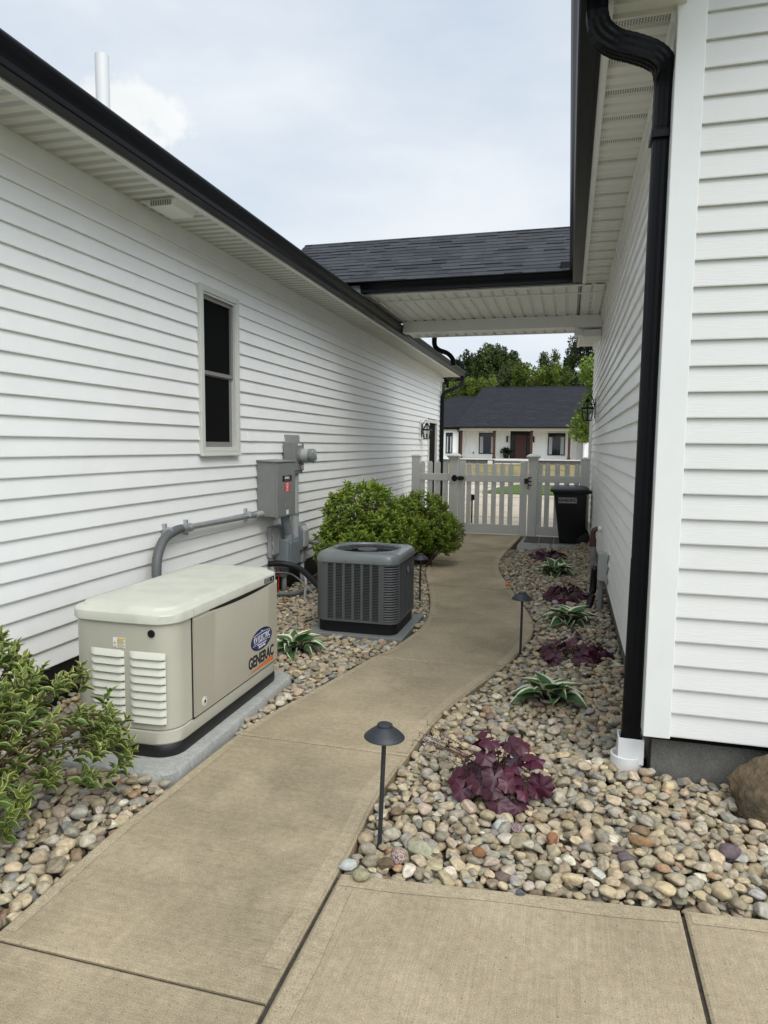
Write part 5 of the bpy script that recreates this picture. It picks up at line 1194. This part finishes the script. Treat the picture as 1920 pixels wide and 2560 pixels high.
m = bpy.data.materials.new('lantern_glass'); m.use_nodes = True; tt = m.node_tree; o_ = tt.nodes['Material Output']; a_ = N(tt, 'ShaderNodeBsdfTransparent'); g2 = N(tt, 'ShaderNodeBsdfGlossy'); g2.inputs['Roughness'].default_value = .05; mx_ = N(tt, 'ShaderNodeMixShader'); mx_.inputs[0].default_value = .10
a_.inputs[0].default_value = (.88, .90, .90, 1); tt.links.new(a_.outputs[0], mx_.inputs[1]); tt.links.new(g2.outputs[0], mx_.inputs[2]); tt.links.new(mx_.outputs[0], o_.inputs[0]); MATS['lantern_glass'] = m
lantern('black glass lantern on the right wall in front of the far roof', (.375, 10.5, 2.12), -1)
lantern('small black lantern beside the door at the far end of the left wall', (XL+.016, 13.75, 1.88), 1)

# ---------------------------------------------------------------- house across the street
fh = thing('far_house', 'white board and batten house across the street with dark roof and brown posts', 'house', (-4, 58, .2))
YP, YW = 56.0, 58.0
def battens(b, x0, x1, y, z0, z1, step=.41):
    x = x0
    while x < x1: b.box(x-.025, x+.025, y-.05, y, z0, z1); x += step
b = MB(); b.box(-13.5, -8.55, YP, YP+.2, .5, 2.95); b.box(-8.75, -8.55, YP+.2, YW, .5, 2.95); b.box(-8.55, 9, YW, YW+.2, .5, 2.95); b.box(1.1, 9, YP, YP+.2, .5, 2.95)
battens(b, -13.4, -8.5, YP, .5, 2.93); battens(b, -8.4, .9, YW, .6, 2.93); battens(b, 1.2, 9, YP, .5, 2.93); b.build('wall', 'board_batten', fh)
b = MB(); b.box(-13.5, -8.6, YP+.03, YP+.15, .1, .5); b.box(-8.6, 1.1, YP-.02, YP+.15, .1, .50); b.build('stone_base', 'ledge_stone', fh)
box_part('porch_floor', 'far_slab', fh, -8.65, 1.1, YP-.12, YW, .50, .60, .01)
b = MB(); b.box(-8.65, 1.3, YP-.1, YP+.15, 2.86, 3.08); b.build('porch_beam', 'board_batten', fh)
MB().box(-8.5, 1.1, YP, YW, 2.92, 2.95).build('porch_ceiling', 'board_batten', fh)
for x in (-8.55, -5.85, -2.90, .02):
    b = MB(); b.box(x-.10, x+.10, YP-.05, YP+.13, .60, 2.86); b.box(x-.13, x+.13, YP-.08, YP+.16, .60, .75); b.box(x-.13, x+.13, YP-.08, YP+.16, 2.76, 2.86); b.build('porch_post', 'stained_wood', fh)
def fwin(x0, x1, z0, z1, y, mull=None):
    b = MB(); b.box(x0-.09, x1+.09, y-.055, y-.001, z0-.09, z1+.09); f = b.build('window', 'board_batten', fh)
    b = MB(); casing(MB(), 0, 0, 0, 0, 0, 0, 0)
    for q in ((x0, x0+.06, z0, z1), (x1-.06, x1, z0, z1), (x0, x1, z1-.06, z1), (x0, x1, z0, z0+.06)): b.box(q[0], q[1], y-.10, y-.056, q[2], q[3])
    b.box((x0+x1)/2-.03, (x0+x1)/2+.03, y-.095, y-.057, z0, z1) if mull else None
    b.build('frame', 'black_metal', f)
    MB().box(x0+.05, x1-.05, y-.07, y-.056, z0+.05, z1-.05).build('pane', 'glass_dark', f)
    b = MB(); 
    for xa, xb in ((x0+.08, x0+.08+(x1-x0)*.2), (x1-.08-(x1-x0)*.2, x1-.08)):
        vs = []; 
        for i, xx in enumerate(np.linspace(xa, xb, 9)): vs += [(xx, y-.074-.006*(i % 2), z0+.08), (xx, y-.074-.006*(i % 2), z1-.32)]
        b.add(vs, [(2*i, 2*i+2, 2*i+3, 2*i+1) for i in range(8)])
    b.build('curtains', 'curtain', f)
fwin(-9.80, -9.24, .98, 2.68, YP); fwin(-7.33, -5.95, .95, 2.72, YW); fwin(-1.68, -.30, .90, 2.72, YW)
dr = MB().box(-4.72, -3.02, YW-.09, YW-.001, .60, 2.85).build('door', 'black_metal', fh)
box_part('door_leaf', 'door_brown', dr, -4.30, -3.42, YW-.14, YW-.09, .62, 2.55); MB().box(-4.66, -4.36, YW-.115, YW-.09, .7, 2.5).box(-3.36, -3.08, YW-.115, YW-.09, .7, 2.5).build('sidelight', 'glass_dark', dr)
b = MB()
for i in range(4): b.box(-5.75+.02*i, -3.02, YP-.35-.32*i, YP-.12-.30*i, .44-.12*i, .50-.12*i)
b.box(-5.9, -2.2, YP-2.6, YP-1.4, .12, .16); b.build('steps', 'far_slab', fh)
b = MB(); b.box(-5.7, -3.05, YP-1.3, YP-.13, .1, .18); b.box(-5.7, -3.05, YP-.7, YP-.13, .18, .42); b.build('step_risers', 'ledge_stone', fh)
box_part('pillar', 'far_slab', fh, -6.2, -5.85, YP-1.2, YP-.8, .0, .45, .01)
for x in (-4.98, -2.82): box_part('wall_light', 'black_metal', fh, x-.06, x+.06, YW-.12, YW-.03, 1.95, 2.45)
MB().box(-7.84+.02, -7.74, YW-.06, YW-.026, .95, 1.12).build('outlet', 'black_metal', fh)
for i, ch in enumerate('5576'): text('house_number', ch, .26, 'galv', fh, (-4.83+.0, YW-.04, 2.38-i*.25), (1, 0, 0), (0, 0, 1), ext=.01)
# roof: main part over the porch and the lower wing on the left
def far_roof(x0, x1, ye, ze, yr, zr, xr0, xr1, seed):
    h = math.hypot(yr-ye, zr-ze); uy = Vector((0, (yr-ye)/h, (zr-ze)/h)); rr = random.Random(seed); b = MB(); nr = 34
    for r_ in range(nr):
        f0, f1 = r_/nr, (r_+1.1)/nr; f1 = min(1, f1); xa = x0+(xr0-x0)*f0; xb = x1+(xr1-x1)*f0; x = xa
        while x < xb:
            w_ = rr.uniform(.25, .8); xe = min(xb, x+w_); k = rr.uniform(.88, 1.12); k = k*1.2 if rr.random() < .08 else k
            y0_, z0_, y1_, z1_ = ye+(yr-ye)*f0, ze+(zr-ze)*f0, ye+(yr-ye)*f1, ze+(zr-ze)*f1
            xt0 = x+(xr0-x0)/nr if x == xa else x; xt1 = xe+(xr1-x1)/nr if xe == xb else xe
            b.add([(x, y0_-.01, z0_+.02), (xe, y0_-.01, z0_+.02), (xt1, y1_, z1_), (xt0, y1_, z1_)], [(0, 1, 2, 3)], tint=(k, k, k*1.03)); x = xe
    b.add([(x0, ye, ze), (xr0, yr, zr), (x0, 2*yr-ye, ze)], [(0, 2, 1)], tint=(.9, .9, .9)); b.add([(x0, 2*yr-ye, ze), (x1, 2*yr-ye, ze), (xr1, yr, zr), (xr0, yr, zr)], [(0, 3, 2, 1)], tint=(.9, .9, .9))
    b.tube([(xr0, yr, zr+.01), (xr1, yr, zr+.01)], .06, 6); return b
far_roof(-9.0, 12, 55.5, 3.15, 61.2, 6.72, -7.5, 9.5, 1).build('roof', 'far_shingle', fh)
far_roof(-14.2, -7.0, 55.7, 3.12, 60.5, 5.90, -10.05, -6.5, 2).build('wing_roof', 'far_shingle', fh)
b = MB(); b.box(-9.0, 12, 55.40, 55.52, 3.05, 3.17); b.box(-14.2, -9.0, 55.60, 55.72, 3.02, 3.14); b.box(-14.2, -8.7, 55.72, 56, 2.95, 3.03); b.build('gutter', 'gutter_black', fh)
MB().tube(smooth_path([(-8.85, 55.5, 3.05), (-8.80, 55.6, 2.9), (-8.72, 55.9, 2.75), (-8.70, 55.93, 2.5), (-8.70, 55.93, .3)], 4), .05, 6).build('downspout', 'gutter_black', fh)
t = thing('potted_plant', 'dark leafy potted plant on the porch beside the far front door', 'potted plant', (-5.0, 57.5, .6))
b = MB(); b.lathe([(.20, .60), (.28, 1.0), (.30, 1.02), (.26, 1.0)], (-5.0, 57.5, 0), 16); b.build('pot', 'black_plastic', t)
n = 260; d = rng.normal(size=(n, 3)); d[:, 2] = abs(d[:, 2])+.2; d /= np.linalg.norm(d, axis=1, keepdims=True); scatter('foliage', t, LEAF_S, np.array([-5.0, 57.5, 1.02])+d*rng.uniform(.05, .4, (n, 1)), basis(d, rng.normal(size=(n, 3))), rng.uniform(.14, .26, n), tints(n), ['potted', 'potted'])

# ---------------------------------------------------------------- trees
CARD = (np.array([(0, 0, 0), (.5, -.32, .05), (1, 0, -.1), (.5, .32, .05)]), [[0, 1, 2, 3]], [0])
def tree(name, label, x, y, crown, trunk_r, m, nleaf, size, seed, conifer=False, group='trees behind the far house', lo=.6):
    """crown: list of (cx, cy, cz, rx, ry, rz) lobes in world metres"""
    r = np.random.default_rng(seed); t = thing(name, label, 'tree', (x, y, .2), group)
    b = MB(); zc = max(c[2] for c in crown); b.tube(smooth_path([(x, y, -.1), (x+.1, y, zc*.3), (x-.1, y, zc*.6), (x+.1, y, zc*.95)], 3), [trunk_r*(1-.85*i/9) for i in range(10)], 8)
    for c in crown: b.tube([(x, y, zc*.35), ((x+c[0])/2, (y+c[1])/2, zc*.35+(c[2]-zc*.35)*.6), (c[0], c[1], c[2])], [trunk_r*.45, trunk_r*.3, trunk_r*.1], 6)
    b.build('trunk', 'bark', t)
    vol = np.array([c[3]*c[5] for c in crown]); vol /= vol.sum(); P = []; D = []; T = []
    for c, w_ in zip(crown, vol):
        ncl = max(6, int(60*w_*len(crown)**.5)); k = int(nleaf*1.6*w_/ncl)
        for i in range(ncl):
            d = r.normal(size=3); d /= np.linalg.norm(d); rad = r.uniform(.15, 1.0)**.6
            cc = np.array(c[:3])+d*np.array(c[3:])*rad; cs = np.array(c[3:])*r.uniform(.20, .36); cs = np.maximum(cs, .25) if conifer is False else cs*np.array([1.2, 1.2, .5])
            q = r.normal(size=(k, 3)); q /= np.linalg.norm(q, axis=1, keepdims=True); q *= r.uniform(.3, 1.05, (k, 1))**.5
            P.append(cc+q*cs); D.append(q+.8*r.normal(size=(k, 3))); T.append(np.full(k, r.uniform(lo, 1.35)))
    P = np.concatenate(P); D = np.concatenate(D); T = np.concatenate(T); n = len(P)
    ti = tints(n, .8, 1.2, .08)*T[:, None]
    scatter('crown', t, CARD, P, basis(D, r.normal(size=(n, 3))), size*r.uniform(.6, 1.3, n), ti, [m], smooth=False); return t
TR = [
 ('broadleaf_tree', 'dark tree top showing above the gutter at the left end of the trees', -16, 86, [(-16.4, 86, 11.3, 1.4, 1.6, 2.6), (-14.6, 86, 10.3, 1.1, 1.4, 2.4), (-15.5, 86, 7, 2.5, 2, 3)], .3, 'tree_dark', 7000, .26),
 ('broadleaf_tree', 'dark bushy tree left of the tallest rounded tree', -12.6, 85, [(-13.2, 85, 10.2, 1.3, 1.6, 2.0), (-12.1, 85, 11.3, 1.3, 1.6, 1.9), (-11.3, 85, 10.0, 1.5, 1.6, 2.2), (-12.6, 85, 7.0, 2.4, 2, 3)], .3, 'tree_dark', 9000, .26),
 ('broadleaf_tree', 'tall rounded dark green tree at the middle of the gap', -8.9, 80, [(-10.0, 80, 11.0, 1.1, 1.5, 1.7), (-8.8, 80, 11.4, 1.4, 1.7, 1.8), (-7.7, 80, 10.9, 1.2, 1.5, 1.6), (-8.8, 80, 8.2, 2.4, 2, 2.6)], .3, 'tree_mid', 11000, .24),
 ('broadleaf_tree', 'narrow dark tree just right of the tall rounded tree', -6.5, 84, [(-6.6, 84, 11.4, .8, 1, 1.5), (-6.3, 84, 9.0, 1.2, 1.2, 2.5)], .2, 'tree_dark', 4500, .24),
 ('broadleaf_tree', 'olive grey tree behind the ridge of the far roof', -6.3, 76, [(-6.6, 76, 8.6, 1.1, 1.2, 1.8), (-5.8, 76, 8.0, 1.2, 1.2, 1.6)], .2, 'tree_olive', 5000, .20),
 ('broadleaf_tree', 'yellow green tree with a pointed top', -4.8, 74, [(-5.2, 74, 9.0, .9, 1.2, 1.7), (-4.4, 74, 8.6, 1.0, 1.2, 1.6), (-4.8, 74, 7.0, 1.8, 1.5, 1.6)], .2, 'tree_bright', 7000, .20),
 ('broadleaf_tree', 'bright green spreading tree right of the pointed tree', -2.4, 72, [(-3.4, 72, 8.0, 1.2, 1.4, 1.6), (-2.2, 72, 8.6, 1.3, 1.4, 1.6), (-1.0, 72, 8.2, 1.1, 1.4, 1.6), (-2.4, 72, 6.6, 2.4, 1.5, 1.6)], .22, 'tree_bright', 10000, .20),
 ('broadleaf_tree', 'thin open tree top rising above the bright green tree', -2.2, 75, [(-2.9, 75, 10.4, .6, .7, 1.0), (-1.7, 75, 10.9, .35, .6, .8), (-2.3, 75, 9.4, 1.2, 1, .9)], .15, 'tree_mid', 1700, .22),
 ('broadleaf_tree', 'tall dark tree beside the right wall', 1.6, 78, [(.2, 78, 9.8, 1.4, 1.6, 2.0), (1.2, 78, 11.8, 1.7, 1.8, 2.0), (2.8, 78, 12.8, 1.9, 1.8, 2.0), (1.4, 78, 8.0, 2.8, 2, 2.6), (4.2, 78, 10, 2, 2, 3)], .35, 'tree_dark', 15000, .24),
 ('broadleaf_tree', 'light green tree close behind the left wing roof', -9.6, 68, [(-11.0, 68, 6.3, 1.3, 1.4, 1.7), (-9.6, 68, 7.2, 1.3, 1.4, 1.4), (-8.0, 68, 7.1, 1.2, 1.4, 1.4), (-9.4, 68, 5.4, 2.6, 1.6, 1.4)], .22, 'tree_bright', 11000, .19),
 ('broadleaf_tree', 'green tree low behind the far downspout', -12.5, 66, [(-12.6, 66, 6.0, 1.2, 1.4, 1.8), (-11.6, 66, 4.6, 1.3, 1.4, 1.6), (-13.5, 66, 4.5, 1.6, 1.4, 1.8)], .2, 'tree_mid', 7000, .20),
]
for i, a in enumerate(TR): tree(*a, 40+i)
t = tree('young_tree', 'young light green tree leaning out from behind the right wall', 1.0, 20, [(.62, 20, 2.10, .34, .45, .42), (.42, 20, 2.15, .30, .3, .42), (.46, 20, 3.65, .20, .2, .3), (.95, 20, 2.3, .4, .5, .6), (.66, 20, 3.55, .26, .35, .38), (1.0, 20, 3.3, .4, .5, .7), (.62, 20, 2.85, .18, .25, .18), (1.3, 20, 3.0, .6, .6, 1)], .05, 'tree_lime', 12000, .085, 90, group=None, lo=.7)
